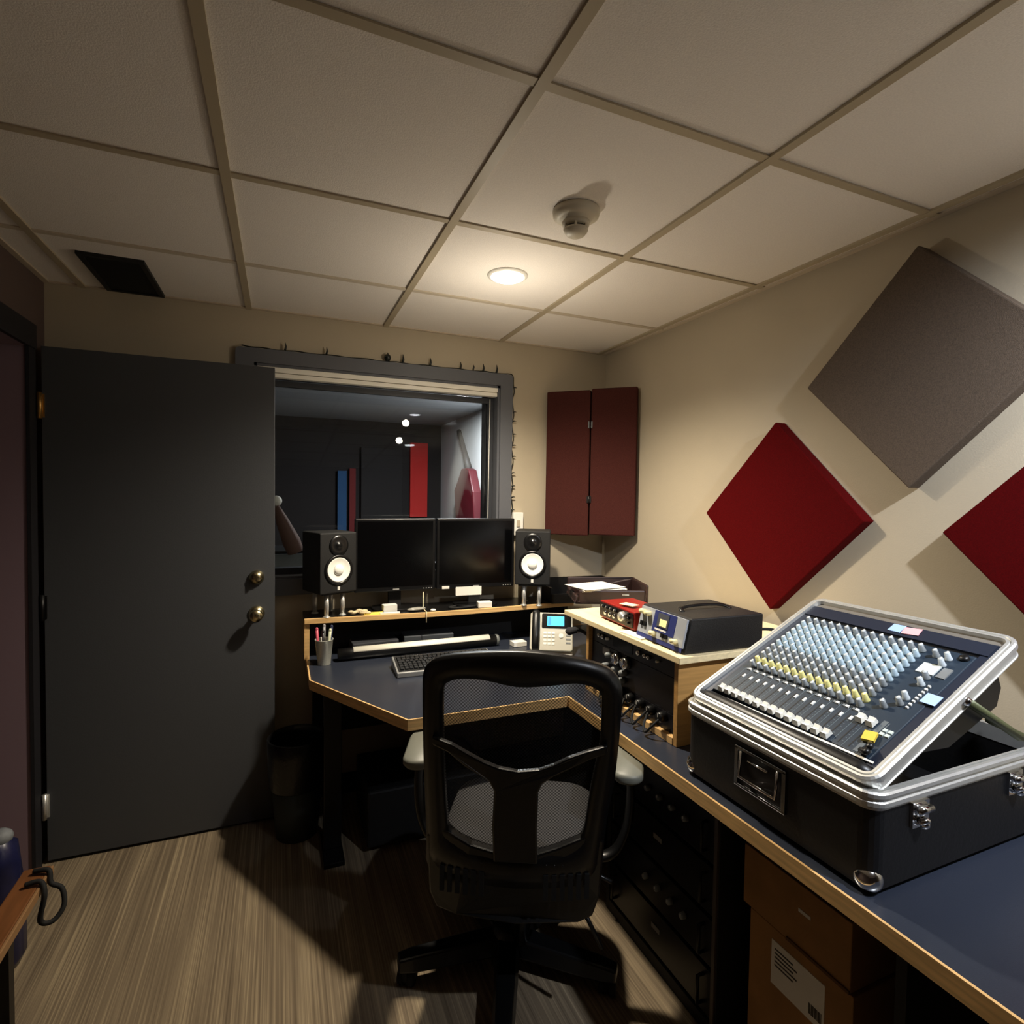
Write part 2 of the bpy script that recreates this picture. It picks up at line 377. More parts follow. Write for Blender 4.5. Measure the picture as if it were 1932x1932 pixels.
o = banner('equipment_rack', 1.36, 1.66, 0, 1.17, '#8f8b8a', 'pale box-topped unit below the red panel in the far room', 'cabinet', 6.54, .3)
o = banner('interior_door', .86, 1.34, .001, 2.0, '#1f1c1d', 'dark door on the back wall beyond the window', 'door')
gt = thing('hanging_guitar', 'wine red guitar hanging by its long dark neck on the pale far wall', 'guitar', (1.79, 5.35, 1.2))
b = new(mt=mat('wine body', '#520f1a', .4)); b.M = Matrix.Translation((1.815, 0, 0)) @ Matrix(((0, 0, -1, 0), (1, 0, 0, 0), (0, 1, 0, 0), (0, 0, 0, 1)))
b.prism([(5.32, 1.74), (5.24, 1.72), (5.10, 1.50), (5.05, 1.20), (5.10, .90), (5.40, .82), (5.62, .95), (5.66, 1.25), (5.72, 1.52), (5.60, 1.62), (5.48, 1.74)], 0, .09)
b.build('body', gt, .012)
b = new(mt=mat('dark neck', '#3a3634', .5)); b.M = Matrix.Translation((1.79, 0, 0))
b.tube([(0, 5.42, 1.72), (0, 5.55, 1.90), (0, 5.78, 2.16)], [.045, .028, .026], 8); b.build('neck', gt)
# odds and ends behind the window at the left
st = new(mt=mat('grey equipment', '#5d6368', .4)); st.bx(-.35, .42, 3.35, 3.75, 1.02, 1.13); st.bx(-.3, -.26, 3.4, 3.7, 0, 1.02); st.bx(.34, .38, 3.4, 3.7, 0, 1.02); st.bx(-.33, .40, 3.37, 3.73, 1.13, 1.145, mat('dark keys', '#15171a', .4))
tag(st.build('keyboard_stand', None, .004), 'grey keyboard on a stand beyond the window at the door edge', 'keyboard')
bg = new(mt=mat('brown cloth', '#5a3f36', .8)); bg.tube([(-.02, 3.30, 1.40), (.01, 3.30, 1.32), (.06, 3.31, 1.20), (.08, 3.32, 1.146)], [.018, .035, .05, .045], 10); bg.ball((-.02, 3.30, 1.43), .03, mat('pale cap', '#c9c4bc', .6))
tag(bg.build('hanging_bag', None), 'brown soft bag with a pale top beyond the window', 'bag')

# ------------------------------------------------------------------ ceiling fixtures
def downlight(x, y, label, m_, r=.062):
    t = thing('recessed_ceiling_light', label, 'ceiling light', (x, y, CEIL))
    a = new(mt=white_m); a.M = TR(x, y, CEIL) @ Matrix.Rotation(PI, 4, 'X'); a.lathe([(r+.014, .0), (r+.014, .003), (r+.004, .008), (r, .008), (r, .001)], 40, cap=False); a.build('trim_ring', t)
    a = new(mt=m_); a.M = TR(x, y, CEIL) @ Matrix.Rotation(PI, 4, 'X'); a.lathe([(r, .0), (r-.001, .006), (r*.9, .012), (r*.6, .015), (.001, .016)], 40); a.build('diffuser', t)
downlight(LW[0], LW[1], 'glowing round recessed ceiling light above the desk', lamp_m)
downlight(LC[0], LC[1], 'round recessed ceiling light above the near end of the desk', lampc_m, .055)
downlight(1.40, 4.5, 'round recessed ceiling light in the room beyond the window', mat('lamp diffuser far', '#ffffff', .4, emit=5), .055)
sd = thing('smoke_detector', 'round white smoke detector on the ceiling beside the glowing lamp', 'smoke detector', (.785, 1.425, CEIL))
a = new(mt=mat('detector plastic', '#cfc7b4', .5)); a.M = TR(.785, 1.425, CEIL) @ Matrix.Rotation(PI, 4, 'X')
a.lathe([(.066, 0), (.068, .004), (.066, .018), (.052, .026), (.044, .028), (.040, .034)], 40); a.build('base', sd)
a = new(mt=MATS['detector plastic']); a.M = TR(.785, 1.425, CEIL) @ Matrix.Rotation(PI, 4, 'X')
a.lathe([(.040, .034), (.038, .044), (.030, .046)], 32); a.lathe([(.036, .054), (.034, .060), (.026, .070), (.004, .072)], 32)
for k in range(6): a.box((.033*math.cos(k*PI/3), .033*math.sin(k*PI/3), .05), (.006, .006, .012))
a.lathe([(.026, .044), (.026, .056)], 24, mat('detector slot', '#1a1712', .8)); a.build('sensor_head', sd)
vt = thing('ceiling_vent', 'black square air vent in the ceiling above the door', 'vent', (-.553, 2.56, CEIL))
a = new(mt=vent_m); rim2 = [(-.655, -.452, 2.372, 2.39), (-.655, -.452, 2.742, 2.76), (-.655, -.637, 2.39, 2.742), (-.470, -.452, 2.39, 2.742)]
for q in rim2: a.bx(q[0], q[1], q[2], q[3], CEIL-.012, CEIL)
a.bx(-.64, -.465, 2.385, 2.75, CEIL-.004, CEIL-.001); a.build('frame', vt)
a = new(mt=vent_m)
for k in range(9):
    y = 2.41+k*.04; a.add([(-.637, y, CEIL-.004), (-.470, y, CEIL-.004), (-.470, y+.026, CEIL-.012), (-.637, y+.026, CEIL-.012), (-.637, y+.003, CEIL-.003), (-.470, y+.003, CEIL-.003), (-.470, y+.029, CEIL-.011), (-.637, y+.029, CEIL-.011)], [(0, 1, 2, 3), (7, 6, 5, 4), (0, 3, 7, 4), (1, 5, 6, 2), (0, 4, 5, 1), (3, 2, 6, 7)])
a.build('louvre', vt)

# ------------------------------------------------------------------ acoustic panels
def diamond(y, z, h, t, m_, label):
    a = new(mt=m_); s = h*math.sqrt(2)
    M = Matrix.Translation((XR, y, z)) @ Matrix.Rotation(R(-90), 4, 'Y') @ Matrix.Rotation(R(45), 4, 'Z')
    a.M = M; a.prism(rrect(-s/2, s/2, -s/2, s/2, .005, 3), .001, t)
    o = a.build('acoustic_panel', None, .004, origin=(XR, y, z)); return tag(o, label, 'acoustic panel')
diamond(1.525, -.07+H, .352, .05, red_m, 'bright red diamond acoustic panel whose lower tip hangs behind the mixer case')
diamond(.600, -.09+H, .352, .05, red_m, 'dark red diamond acoustic panel cut by the right edge of the photo')
diamond(1.045, .385+H, .352, .05, grey_m, 'taupe grey diamond acoustic panel, highest on the right wall')
cp = thing('corner_acoustic_panel', 'maroon two-leaf acoustic panel set across the far corner', 'acoustic panel', (1.56, 2.60, 1.67))
P0 = Vector((1.378, YB-.002)); P1 = Vector((XR-.002, 2.445)); dv = (P1-P0).normalized(); nv = Vector((dv.y, -dv.x)) * 1.0
Lc = (P1-P0).length; Mc = Matrix(((dv.x, nv.x, 0, P0.x), (dv.y, nv.y, 0, P0.y), (0, 0, 1, 0), (0, 0, 0, 1)))
for a0, a1, z0, z1 in ((0.005, Lc/2-.003, 1.268, 2.052), (Lc/2+.003, Lc-.005, 1.275, 2.058)):
    a = new(Mc, maroon_m); a.bx(a0, a1, .002, .045, z0, z1); a.build('panel_leaf', cp, .007)
for z in (1.865, 1.465): a = new(Mc, black_m); a.bx(Lc/2-.012, Lc/2+.012, .044, .049, z-.018, z+.018); a.cyl((Lc/2, .05, z-.02), (Lc/2, .05, z+.02), .005, n=8); a.build('hinge', cp)

# outlet and raceway on back wall right of the window
ot = thing('wall_switch_box', 'white wall box with a thin conduit behind the right monitor', 'electrical box', (1.205, YB, 1.33))
new(mt=white_m).bx(1.166, 1.226, YB-.03, YB, 1.262, 1.388).build('box', ot, .003)
new(mt=mat('cream conduit', '#cfc5aa', .5)).bx(1.200, 1.222, YB-.018, YB, .75, 1.262).build('conduit', ot, .002)
new(mt=MATS['beige wall paint']).bx(1.186, 1.206, YB-.034, YB-.029, 1.31, 1.345).build('rocker', ot)

# ------------------------------------------------------------------ desk
DZ = .74
desk = thing('corner_desk', 'charcoal U-shaped studio desk with maple edging along the walls', 'desk', (1.3, 1.4, 0))
poly = [(.107, 2.76), (.107, 2.292), (.387, 1.777), (.985, 1.777), (.985, -.62), (1.738, -.62), (1.738, 2.76)]
def inset(p, d):
    out = []; n = len(p)
    for i in range(n):
        a, b, c = Vector(p[i-1]), Vector(p[i]), Vector(p[(i+1) % n])
        n1 = (b-a).normalized(); n2 = (c-b).normalized(); n1 = Vector((-n1.y, n1.x)); n2 = Vector((-n2.y, n2.x))
        k = (n1+n2); k = k/ (k.dot(n1)); out.append(tuple(b+k*d))
    return out
area = sum(poly[i-1][0]*poly[i][1]-poly[i][0]*poly[i-1][1] for i in range(len(poly)))
pin = inset(poly, .006 if area > 0 else -.006)
new(mt=lam_m).prism(pin, DZ-.034, DZ).build('desktop', desk)
eb = new(mt=wood_m); n = len(poly)
for i in range(n):
    j = (i+1) % n
    vs = [(poly[i][0], poly[i][1], DZ-.036), (poly[j][0], poly[j][1], DZ-.036), (pin[j][0], pin[j][1], DZ-.036), (pin[i][0], pin[i][1], DZ-.036)]
    vs += [(x, y, DZ+.0012) for x, y, z in vs]
    eb.add(vs, [(3, 2, 1, 0), (4, 5, 6, 7), (0, 1, 5, 4), (1, 2, 6, 5), (2, 3, 7, 6), (3, 0, 4, 7)])
eb.build('edge_band', desk)
for x, y in ((.20, 2.35), (1.05, -.5), (1.66, -.5)):
    a = new(mt=steel_m); a.bx(x-.035, x+.035, y-.025, y+.025, .02, DZ-.036); a.bx(x-.04, x+.04, y-.12 if y > 0 else y-.05, y+.12 if y > 0 else y+.05, 0, .02); a.build('leg', desk, .003)
new(mt=blackm_m).bx(1.02, 1.70, 1.86, 1.88, .0, DZ-.036).build('support_panel', desk)
new(mt=blackm_m).bx(1.06, 1.70, .62, .64, .0, DZ-.036).build('support_panel', desk)
new(mt=blackm_m).bx(.14, 1.70, 2.70, 2.715, .35, DZ-.036).build('modesty_panel', desk)
# riser shelf
rs = thing('riser_shelf', 'black monitor shelf with maple front edge on the back of the desk', 'shelf', (.75, 2.6, DZ))
RZ = .924
fe = [(.098, 2.565), (.35, 2.548), (.62, 2.528), (.95, 2.528), (1.435, 2.548)]
fi = [(x, y+.012) for x, y in fe]
new(mt=satin_m).prism(fi + [(1.435, 2.755), (.098, 2.755)], RZ-.022, RZ).build('shelf_top', rs)
a = new(mt=wood_m)
a.prism(fe + fi[::-1], RZ-.0225, RZ+.0012); a.build('edge_band', rs, .002)
for x in (.108, 1.40): new(mt=wood_m if x < 1 else blackm_m).bx(x-.009, x+.012, 2.575, 2.75, DZ+.0015, RZ-.0225).build('side_panel', rs)
new(mt=blackm_m).bx(.125, 1.38, 2.735, 2.75, DZ+.0015, RZ-.023).build('back_panel', rs)

# ------------------------------------------------------------------ rack cabinet on the desk
rc = thing('rack_cabinet', 'maple rack cabinet with plywood top beside the mixer case', 'rack cabinet', (1.35, 1.6, DZ))
CT = 1.018; CB = DZ+.001
a = new(mt=ply_m); a.prism([(1.074, 1.276), (1.70, 1.276), (1.70, 1.985), (1.074, 1.985)], CT-.02, CT); a.build('top_board', rc, .002)
for y, nm in ((1.300, 'side_panel'), (1.815, 'side_panel')): new(mt=woodt_m).bx(1.09, 1.68, y, y+.018, CB, CT-.0205).build(nm, rc, .001)
new(mt=wood_m).bx(1.088, 1.106, 1.318, 1.815, CB, CB+.022).build('front_rail', rc, .001)
new(mt=blackm_m).bx(1.60, 1.61, 1.318, 1.815, CB, CT-.021).build('back_panel', rc)
a = new(mt=steel_m); a.bx(1.108, 1.113, 1.318, 1.330, CB+.022, CT-.021); a.bx(1.108, 1.113, 1.803, 1.815, CB+.022, CT-.021); a.build('rack_rail', rc)
rack_face = mat('rack face', '#17161a', .35, .2)
def kn(b, x, y, z, r, d, mt, top=None):      # knob pointing -x
    M0 = b.M.copy(); b.M = M0 @ Matrix.Translation((x, y, z)) @ Matrix.Rotation(R(-90), 4, 'Y')
    b.lathe([(r, 0), (r*.92, d*.8), (r*.8, d)], 16, mt)
    if top: b.bx(-.001+r*.1, r*.75, -.0012, .0012, d, d+.0008, top)
    b.M = M0
def runit(z0, u, label, face=rack_face, dep=.35, X=1.104, y0=1.322, y1=1.811):
    t = thing('rack_unit', label, 'audio rack unit', (X+.1, (y0+y1)/2, z0), group=None)
    a = new(mt=face); a.bx(X, X+.004, y0, y1, z0, z0+.0435*u); a.build('faceplate', t, .0008)
    new(mt=blackm_m).bx(X+.004, X+dep, y0+.018, y1-.018, z0+.001, z0+.0435*u-.001).build('chassis', t)
    return t
zb = CB+.024
t = runit(zb, 1.3, 'black patch unit with a row of knobs at the cabinet bottom')
for k in range(8):
    a = new(); kn(a, 1.104, 1.375+k*.056, zb+.040, .0165, .026, black_m, white_m); a.build('knob', t)
t = runit(zb+.058, 2.6, 'tall black rack compressor with two large chrome knobs')
for y, z, r in ((1.575, .083, .022), (1.630, .083, .022), (1.59, .045, .011), (1.635, .045, .011), (1.60, .015, .012), (1.68, .083, .010), (1.70, .04, .010)):
    a = new(); kn(a, 1.104, y, zb+.058+z+.008, r, .024, chrome_m if r > .015 else knobd_m, white_m); a.build('knob', t)
new(mt=mat('grey label', '#8f8b88', .6)).bx(1.1025, 1.104, 1.69, 1.735, zb+.14, zb+.165).build('label_plate', t)
t = runit(zb+.058+.1145, 1.35, 'slim black rack processor with display just below the cabinet top')
new(mt=screen_m).bx(1.1025, 1.104, 1.55, 1.67, zb+.058+.1145+.012, zb+.058+.1145+.046).build('display', t)
for y, r in ((1.73, .009), (1.755, .007), (1.70, .006), (1.51, .009), (1.475, .007), (1.455, .007), (1.41, .004)):
    a = new(); kn(a, 1.104, y, zb+.058+.1145+.03, r, .012, chrome_m if r > .0065 else white_m); a.build('knob', t)
# patch cables drooping before the bottom rack unit
for k in range(5):
    y0_ = 1.37+k*.065; y1_ = y0_+.055
    a = new(mt=rubber_m); a.tube(catmull([(1.078, y0_, .80), (1.055, y0_+.01, .775), (1.048, (y0_+y1_)/2, .755), (1.056, y1_-.01, .772), (1.078, y1_, .80)], 6), .004, 8)
    tag(a.build('patch_cable', None, origin=(1.06, y0_, .745)), 'short black patch cable looped below the cabinet knobs', 'cable', 'patch cables at the cabinet bottom')

# ------------------------------------------------------------------ things on the cabinet top
ri = thing('audio_interface', 'red audio interface with black front knobs on the cabinet top', 'audio interface', (1.13, 1.69, CT))
redp = mat('interface red', '#8f1f18', .4, .1)
Mi = Matrix.Translation((1.125, 1.585, CT)) @ Matrix.Rotation(R(-3), 4, 'Z')
a = new(Mi, redp); a.bx(.003, .150, -.008, .235, .004, .068); a.build('case', ri, .004)
a = new(Mi, mat('interface face', '#1a0c0c', .4)); a.bx(-.001, .004, -.002, .229, .012, .062); a.build('front_panel', ri)
for k in range(4): a = new(Mi); kn(a, -.001, .195-k*.030, .052, .0075, .012, black_m, white_m); a.build('knob', ri)
for k in range(3): a = new(Mi); kn(a, -.001, .185-k*.032, .028, .009, .004, chrome_m); a.build('jack', ri)
a = new(Mi); kn(a, -.001, .055, .042, .018, .018, alu_m, white_m); a.build('volume_knob', ri, label='large silver knob')
for k in range(3): a = new(Mi); kn(a, -.001, .022, .026+k*.016, .005, .008, black_m); a.build('knob', ri)
tag(new(TR(1.17, 1.67, CT+.0755, .3), mat('cream note', '#f0dfb0', .8)).bx(-.02, .02, -.03, .03, 0, .0015).build('sticky_note', None, origin=(1.17, 1.67, CT+.0755)), 'cream note lying on the red audio interface', 'note')

pa = thing('mic_preamp', 'silver-faced preamp in a black steel case with a carry handle', 'preamp', (1.25, 1.42, CT))
Mp = Matrix.Translation((1.107, 1.296, CT)) @ Matrix.Rotation(R(-2), 4, 'Z')
a = new(Mp, mat('textured black case', '#141314', .5, bump=.4, bscale=300))
a.M = Mp @ Matrix(((1, 0, 0, 0), (0, 0, 1, 0), (0, 1, 0, 0), (0, 0, 0, 1)))
a.prism([(0, .001), (.30, .001), (.30, .106), (.024, .106)], 0, .25); a.build('case', pa, .004)
Ms = Mp @ Matrix.Translation((-.002, 0, .001)) @ Matrix.Rotation(math.atan(.024/.105), 4, 'Y') @ Matrix.Diagonal((1, 1, .72, 1))
facem = mat('preamp silver face', '#b4b9c2', .35, .3)
fp = new(Ms, facem); fp.bx(-.006, .001, .008, .242, .022, .143); fpo = fp.build('faceplate', pa, .0008)
a = new(Ms, mat('preamp blue panel', '#2d356e', .4)); a.bx(-.0075, -.0058, .055, .165, .050, .142); a.build('blue_panel', fpo)
a = new(Ms, MATS['preamp blue panel']); a.bx(-.0065, -.0055, .008, .242, .004, .021); a.build('lower_band', fpo)
a = new(Ms, mat('meter bezel', '#4d4f57', .3)); a.bx(-.010, -.0075, .088, .142, .075, .135); mo = a.build('meter', fpo)
a = new(Ms, mat('meter dial', '#f1e3a0', .5, emit=.35)); a.bx(-.0108, -.0098, .094, .128, .080, .110); a.build('meter_dial', mo)
a = new(Ms, white_m); a.bx(-.0085, -.0074, .092, .150, .059, .066); a.build('emblem', fpo)
for y, z, r in ((.222, .118, .0125), (.193, .116, .0125), (.150, .038, .011), (.040, .040, .011)):
    a = new(Ms); kn(a, -.006, y, z, r, .018, mat('cream knob', '#e9ddab', .4), None); a.build('knob', pa)
for y in (.222, .205, .105, .088):
    a = new(Ms, black_m); a.bx(-.012, -.005, y-.006, y+.006, .034 if y < .15 else .055, .052 if y < .15 else .075); a.build('switch', pa)
a = new(Mp, satin_m); a.tube(catmull([(.07, .10, .105), (.08, .12, .113), (.13, .125, .118), (.20, .125, .118), (.25, .12, .113), (.26, .10, .105)], 5), .008, 8, flat=.5); a.build('handle', pa)
a = new(mt=rubber_m); a.tube(catmull([(1.42, 1.31, CT+.05), (1.47, 1.30, CT+.045), (1.52, 1.29, CT+.02), (1.56, 1.33, CT+.006), (1.62, 1.42, CT+.006)], 6), .005, 8)
tag(a.build('power_cable', None, origin=(1.5, 1.3, CT)), 'black power cable behind the silver preamp', 'cable')
tag(new(TR(1.54, 1.50, CT+.0005, .3), paper_m).bx(-.06, .06, -.04, .04, 0, .012).build('paper_stack', None, origin=(1.52, 1.36, CT)), 'white papers behind the silver preamp', 'paper')
tag(new(TR(1.102, 1.545, CT+.0005, .08), paper_m).bx(-.02, .02, -.06, .05, 0, .004).build('paper_slip', None, origin=(1.1, 1.545, CT)), 'white slip of paper before the silver preamp on the cabinet edge', 'paper')
# brown tray with papers, black tray
br_m = mat('brown leather', '#2b1a17', .45)
ty = thing('document_bag', 'dark brown open bag holding loose papers in the desk corner', 'bag', (1.38, 2.08, CT))
a = new(TR(1.37, 2.12, CT, R(-20)), br_m)
a.bx(-.17, .15, -.12, .12, .001, .012); a.bx(-.17, .15, .105, .12, .012, .085); a.bx(.135, .15, -.12, .105, .012, .085); a.bx(-.17, -.155, -.12, .105, .012, .04); a.bx(-.155, .135, -.12, -.107, .012, .062); a.build('shell', ty, .006)
for k in range(5):
    a = new(TR(1.35-.01*k, 2.10+.004*k, CT+.042+.006*k, R(-30+9*k)), paper_m); a.bx(-.12, .09, -.085, .085, 0, .0015)
    tag(a.build('paper_sheet', None, origin=(1.35, 2.1, CT+.042+.006*k)), 'white sheet of paper in the dark brown bag', 'paper', 'papers in the brown bag')
bt = new(TR(1.36, 2.60, RZ, R(-6)), black_m); bt.bx(-.06, .30, -.08, .08, .001, .012); bt.bx(-.06, .30, .07, .08, .012, .115); bt.bx(-.06, .30, -.08, -.072, .012, .05); bt.bx(.29, .30, -.072, .07, .012, .115); bt.bx(-.06, -.05, -.072, .07, .012, .08)
a = bt; tag(a.build('file_tray', None, .003, origin=(1.4, 2.6, RZ)), 'black open file tray in the corner behind the right speaker', 'tray')

# ------------------------------------------------------------------ monitors and speakers
def monitor(x0, x1, yy, rz, label, labelm=False):
    cx = (x0+x1)/2; wd = x1-x0; t = thing('computer_monitor', label, 'monitor', (cx, yy, RZ), rz, group=None)
    M = TR(cx, yy, RZ, rz); zb_ = 1.012-RZ; zt = 1.362-RZ
    a = new(M, satin_m); a.bx(-wd/2, wd/2, 0, .03, zb_, zt)
    o = a.build('housing', t, .004)
    a = new(M, screen_m); a.bx(-wd/2+.013, wd/2-.013, -.0012, .0002, zb_+.022, zt-.013); a.build('screen', o)
    a = new(M, blackm_m); a.bx(-.03, .03, .03, .05, .01, .2); a.build('neck', t)
    a = new(M, satin_m); a.M = M @ Matrix.Translation((0, .02, 0)); a.prism(rrect(-.11, .11, -.075, .075, .05, 6), .0005, .010); a.build('base', t, .002)
    a = new(M, alu_m)
    for k in range(4): a.bx(wd/2-.06+k*.013, wd/2-.055+k*.013, -.002, 0, zb_+.006, zb_+.010)
    a.build('buttons', o)
    a = new(M, mat('monitor badge', '#9a9a98', .4)); a.bx(-.015, .015, -.002, 0, zb_+.006, zb_+.012); a.build('badge', o)
    return t
m1 = monitor(.322, .708, 2.652, 0, 'left of the two black computer monitors, next to the left speaker')
m2 = monitor(.712, 1.118, 2.632, R(-3), 'right of the two black computer monitors, with a white card on its bezel')
tag(new(TR(.865, 2.598, 0, R(-3)), paper_m).bx(-.066, .066, 0, .0015, .982, 1.025).build('paper_card', None, origin=(.865, 2.598, 1.0)), 'blank white card stuck under the right monitor bezel', 'card')
tag(new(TR(.752, 2.616, 0, R(-3)), paper_m).bx(-.018, .018, 0, .0015, 1.016, 1.030).build('paper_tag', None, origin=(.752, 2.616, 1.02)), 'tiny white tag on the right monitor lower left bezel', 'tag')

def speaker(x, y, rz, label, slabel, slab2):
    w_, h_, d_ = .176, .272, .18; z0 = 1.033
    t = thing('studio_speaker', label, 'speaker', (x, y, z0), rz)
    M = TR(x, y, z0, rz)
    a = new(M, blackm_m); a.bx(-w_/2, w_/2, -d_/2, d_/2, 0, h_); a.build('cabinet', t, .006)
    F = M @ Matrix.Translation((0, -d_/2, 0)) @ Matrix.Rotation(R(90), 4, 'X')
    a = new(F @ Matrix.Translation((0, .105, 0)), satin_m); a.lathe([(.068, -.001), (.068, .004), (.064, .007), (.056, .006), (.055, .001)], 40, cap=False); a.build('woofer_ring', t)
    a = new(F @ Matrix.Translation((0, .105, 0)), grille_m); a.lathe([(.056, .0015), (.054, .005), (.050, .004), (.046, .002), (.024, .0005)], 40, cap=False); wc = a.build('woofer_cone', t, label='white woofer cone')
    a = new(F @ Matrix.Translation((0, .105, 0)), grille_m); a.lathe([(.0245, .0006), (.022, .006), (.014, .011), (.001, .013)], 32); a.build('dust_cap', wc)
    a = new(F @ Matrix.Translation((0, .215, 0)), satin_m); a.lathe([(.046, -.001), (.045, .004), (.030, .002), (.014, .001), (.010, .006), (.001, .008)], 32); a.build('tweeter', t)
    a = new(F, white_m); a.bx(-.010, .010, .176, .180, 0, .0015, alu_m); a.bx(-.006, .006, .014, .030, 0, .0015); a.build('emblem', t)
    s = thing('speaker_stand', slabel, 'speaker stand', (x, y, RZ), rz)
    M = TR(x, y, RZ, rz)
    a = new(M, black_m); a.bx(-.070, .070, -.08, .08, .1025, .1085); a.build('top_plate', s, .002)
    for sx in (-.042, .035):
        for sy in (-.06, .055):
            a = new(M, alu_m); a.cyl((sx, sy, .004), (sx, sy, .1025), .0105, n=18)
            a.M = M @ Matrix.Translation((sx, sy, .0005)); a.lathe([(.016, 0), (.016, .003), (.0115, .006)], 18); a.build('post', s)
speaker(.208, 2.645, R(22), 'black studio speaker with white cone left of the monitors', 'chrome-post speaker stand under the left speaker', 0)
speaker(1.205, 2.575, R(-27), 'black studio speaker with white cone right of the monitors', 'chrome-post speaker stand under the right speaker', 0)

# small things on the shelf
tag(new(TR(.935, 2.56, RZ+.0015, -.1), white_m).bx(-.035, .035, -.02, .02, 0, .028).build('small_box', None, .002, origin=(.935, 2.56, RZ)), 'small white box on the shelf before the right monitor', 'box')
tag(new(TR(.475, 2.60, RZ+.0015, .1), mat('pale box', '#d9d9d4', .5)).bx(-.033, .033, -.018, .018, 0, .036).build('small_box', None, .003, origin=(.475, 2.60, RZ)), 'small pale box on the shelf before the left monitor', 'box')
a = new(TR(.39, 2.575, RZ+.0015, -.2), mat('yellow note', '#ecd35c', .8)); a.add([(-.035, -.02, 0), (.04, -.02, 0), (.05, .02, .006), (-.02, .022, .003), (-.035, -.02, .001), (.04, -.02, .001), (.05, .02, .007), (-.02, .022, .004)], [(3, 2, 1, 0), (4, 5, 6, 7), (0, 1, 5, 4), (1, 2, 6, 5), (2, 3, 7, 6), (3, 0, 4, 7)])
tag(a.build('sticky_note', None, origin=(.39, 2.575, RZ)), 'yellow sticky note on the maple shelf edge', 'note')
tag(new(TR(.47, 2.562, RZ+.0015, -.05), paper_m).bx(-.045, .045, -.012, .01, 0, .005).build('paper_strip', None, origin=(.47, 2.562, RZ)), 'white paper strip at the shelf front by the yellow note', 'paper')
cr = new(mt=mat('crumpled tissue', '#d8c7a0', .85))
for k in range(9): cr.ball((.30+.009*k+random.uniform(-.006, .006), 2.60+random.uniform(-.016, .016)-.002*k, RZ+.009+random.uniform(0, .010)), .010+random.uniform(0, .006), n=8, sc_=(1.3, .8, .7))
tag(cr.build('crumpled_paper', None, origin=(.33, 2.60, RZ)), 'crumpled tan paper on the shelf beside the left speaker', 'paper')
for (x, y), lb in (((.60, 2.585), 'clear plastic wrapper on the shelf between the monitors'),):
    a = new(TR(x, y, RZ+.0015, .2), mat('clear plastic', '#9a988f', .2)); a.ball((0, 0, .008), .05, n=12, sc_=(1, .4, .16)); tag(a.build('wrapper', None, origin=(x, y, RZ)), lb, 'wrapper')
a = new(TR(.675, 2.56, RZ+.0015), white_m); a.lathe([(.012, 0), (.014, .003), (.010, .007), (.001, .008)], 16); tag(a.build('round_cap', None, origin=(.675, 2.56, RZ)), 'small white round cap on the shelf below the monitors', 'cap')
a = new(mt=rubber_m); a.tube(catmull([(.80, 2.60, RZ+.008), (.76, 2.58, RZ+.006), (.80, 2.56, RZ+.006), (.86, 2.565, RZ+.006), (.895, 2.575, RZ+.008)], 6), .0055, 8); tag(a.build('cable', None, origin=(.82, 2.57, RZ)), 'black cable lying on the shelf beside the small white box', 'cable')
a = new(mt=mat('cream cord', '#d7c9a4', .5)); a.tube([(.636, 2.60, 1.01), (.636, 2.60, .930), (.634, 2.53, .929), (.633, 2.520, .925), (.633, 2.520, .880)], .0024, 6); tag(a.build('cord', None, origin=(.634, 2.52, .9)), 'thin cream cord hanging over the shelf edge', 'cord')

# ------------------------------------------------------------------ things on the desk
kb = thing('computer_keyboard', 'black computer keyboard with silver sides on the desk behind the chair', 'keyboard', (.655, 2.29, DZ), R(-16))
Mk = TR(.652, 2.268, DZ+.001, R(-2))
a = new(Mk, mat('keyboard silver', '#9b9c9c', .4, .4)); a.M = Mk @ Matrix(((0, 0, 1, 0), (1, 0, 0, 0), (0, 1, 0, 0), (0, 0, 0, 1)))
a.prism([(-.078, 0), (.078, 0), (.078, .044), (-.078, .020)], -.215, .215); a.build('base', kb, .003)
a = new(Mk, mat('keyboard deck', '#131415', .5)); a.M = Mk @ Matrix.Translation((0, 0, .033)) @ Matrix.Rotation(math.atan(.024/.156), 4, 'X'); Mdk = a.M.copy(); a.bx(-.207, .207, -.070, .070, -.002, .0015); a.build('deck', kb)
keym = mat('keycap', '#26282b', .28)
a = new(Mdk, keym)
for r_ in range(6):
    x = -.200
    while x < .19:
        wk = .0175
        if r_ == 0 and -.10 < x < -.02: wk = .1
        if r_ == 3 and x < -.19: wk = .03
        a.prism([(x+.0012, -.062+r_*.021), (x+wk-.0012, -.062+r_*.021), (x+wk-.002, -.062+r_*.021+.0165), (x+.002, -.062+r_*.021+.0165)], .0015, .009); x += wk+.0015
o = a.build('keys', kb, .0012); o['kind'] = 'stuff'

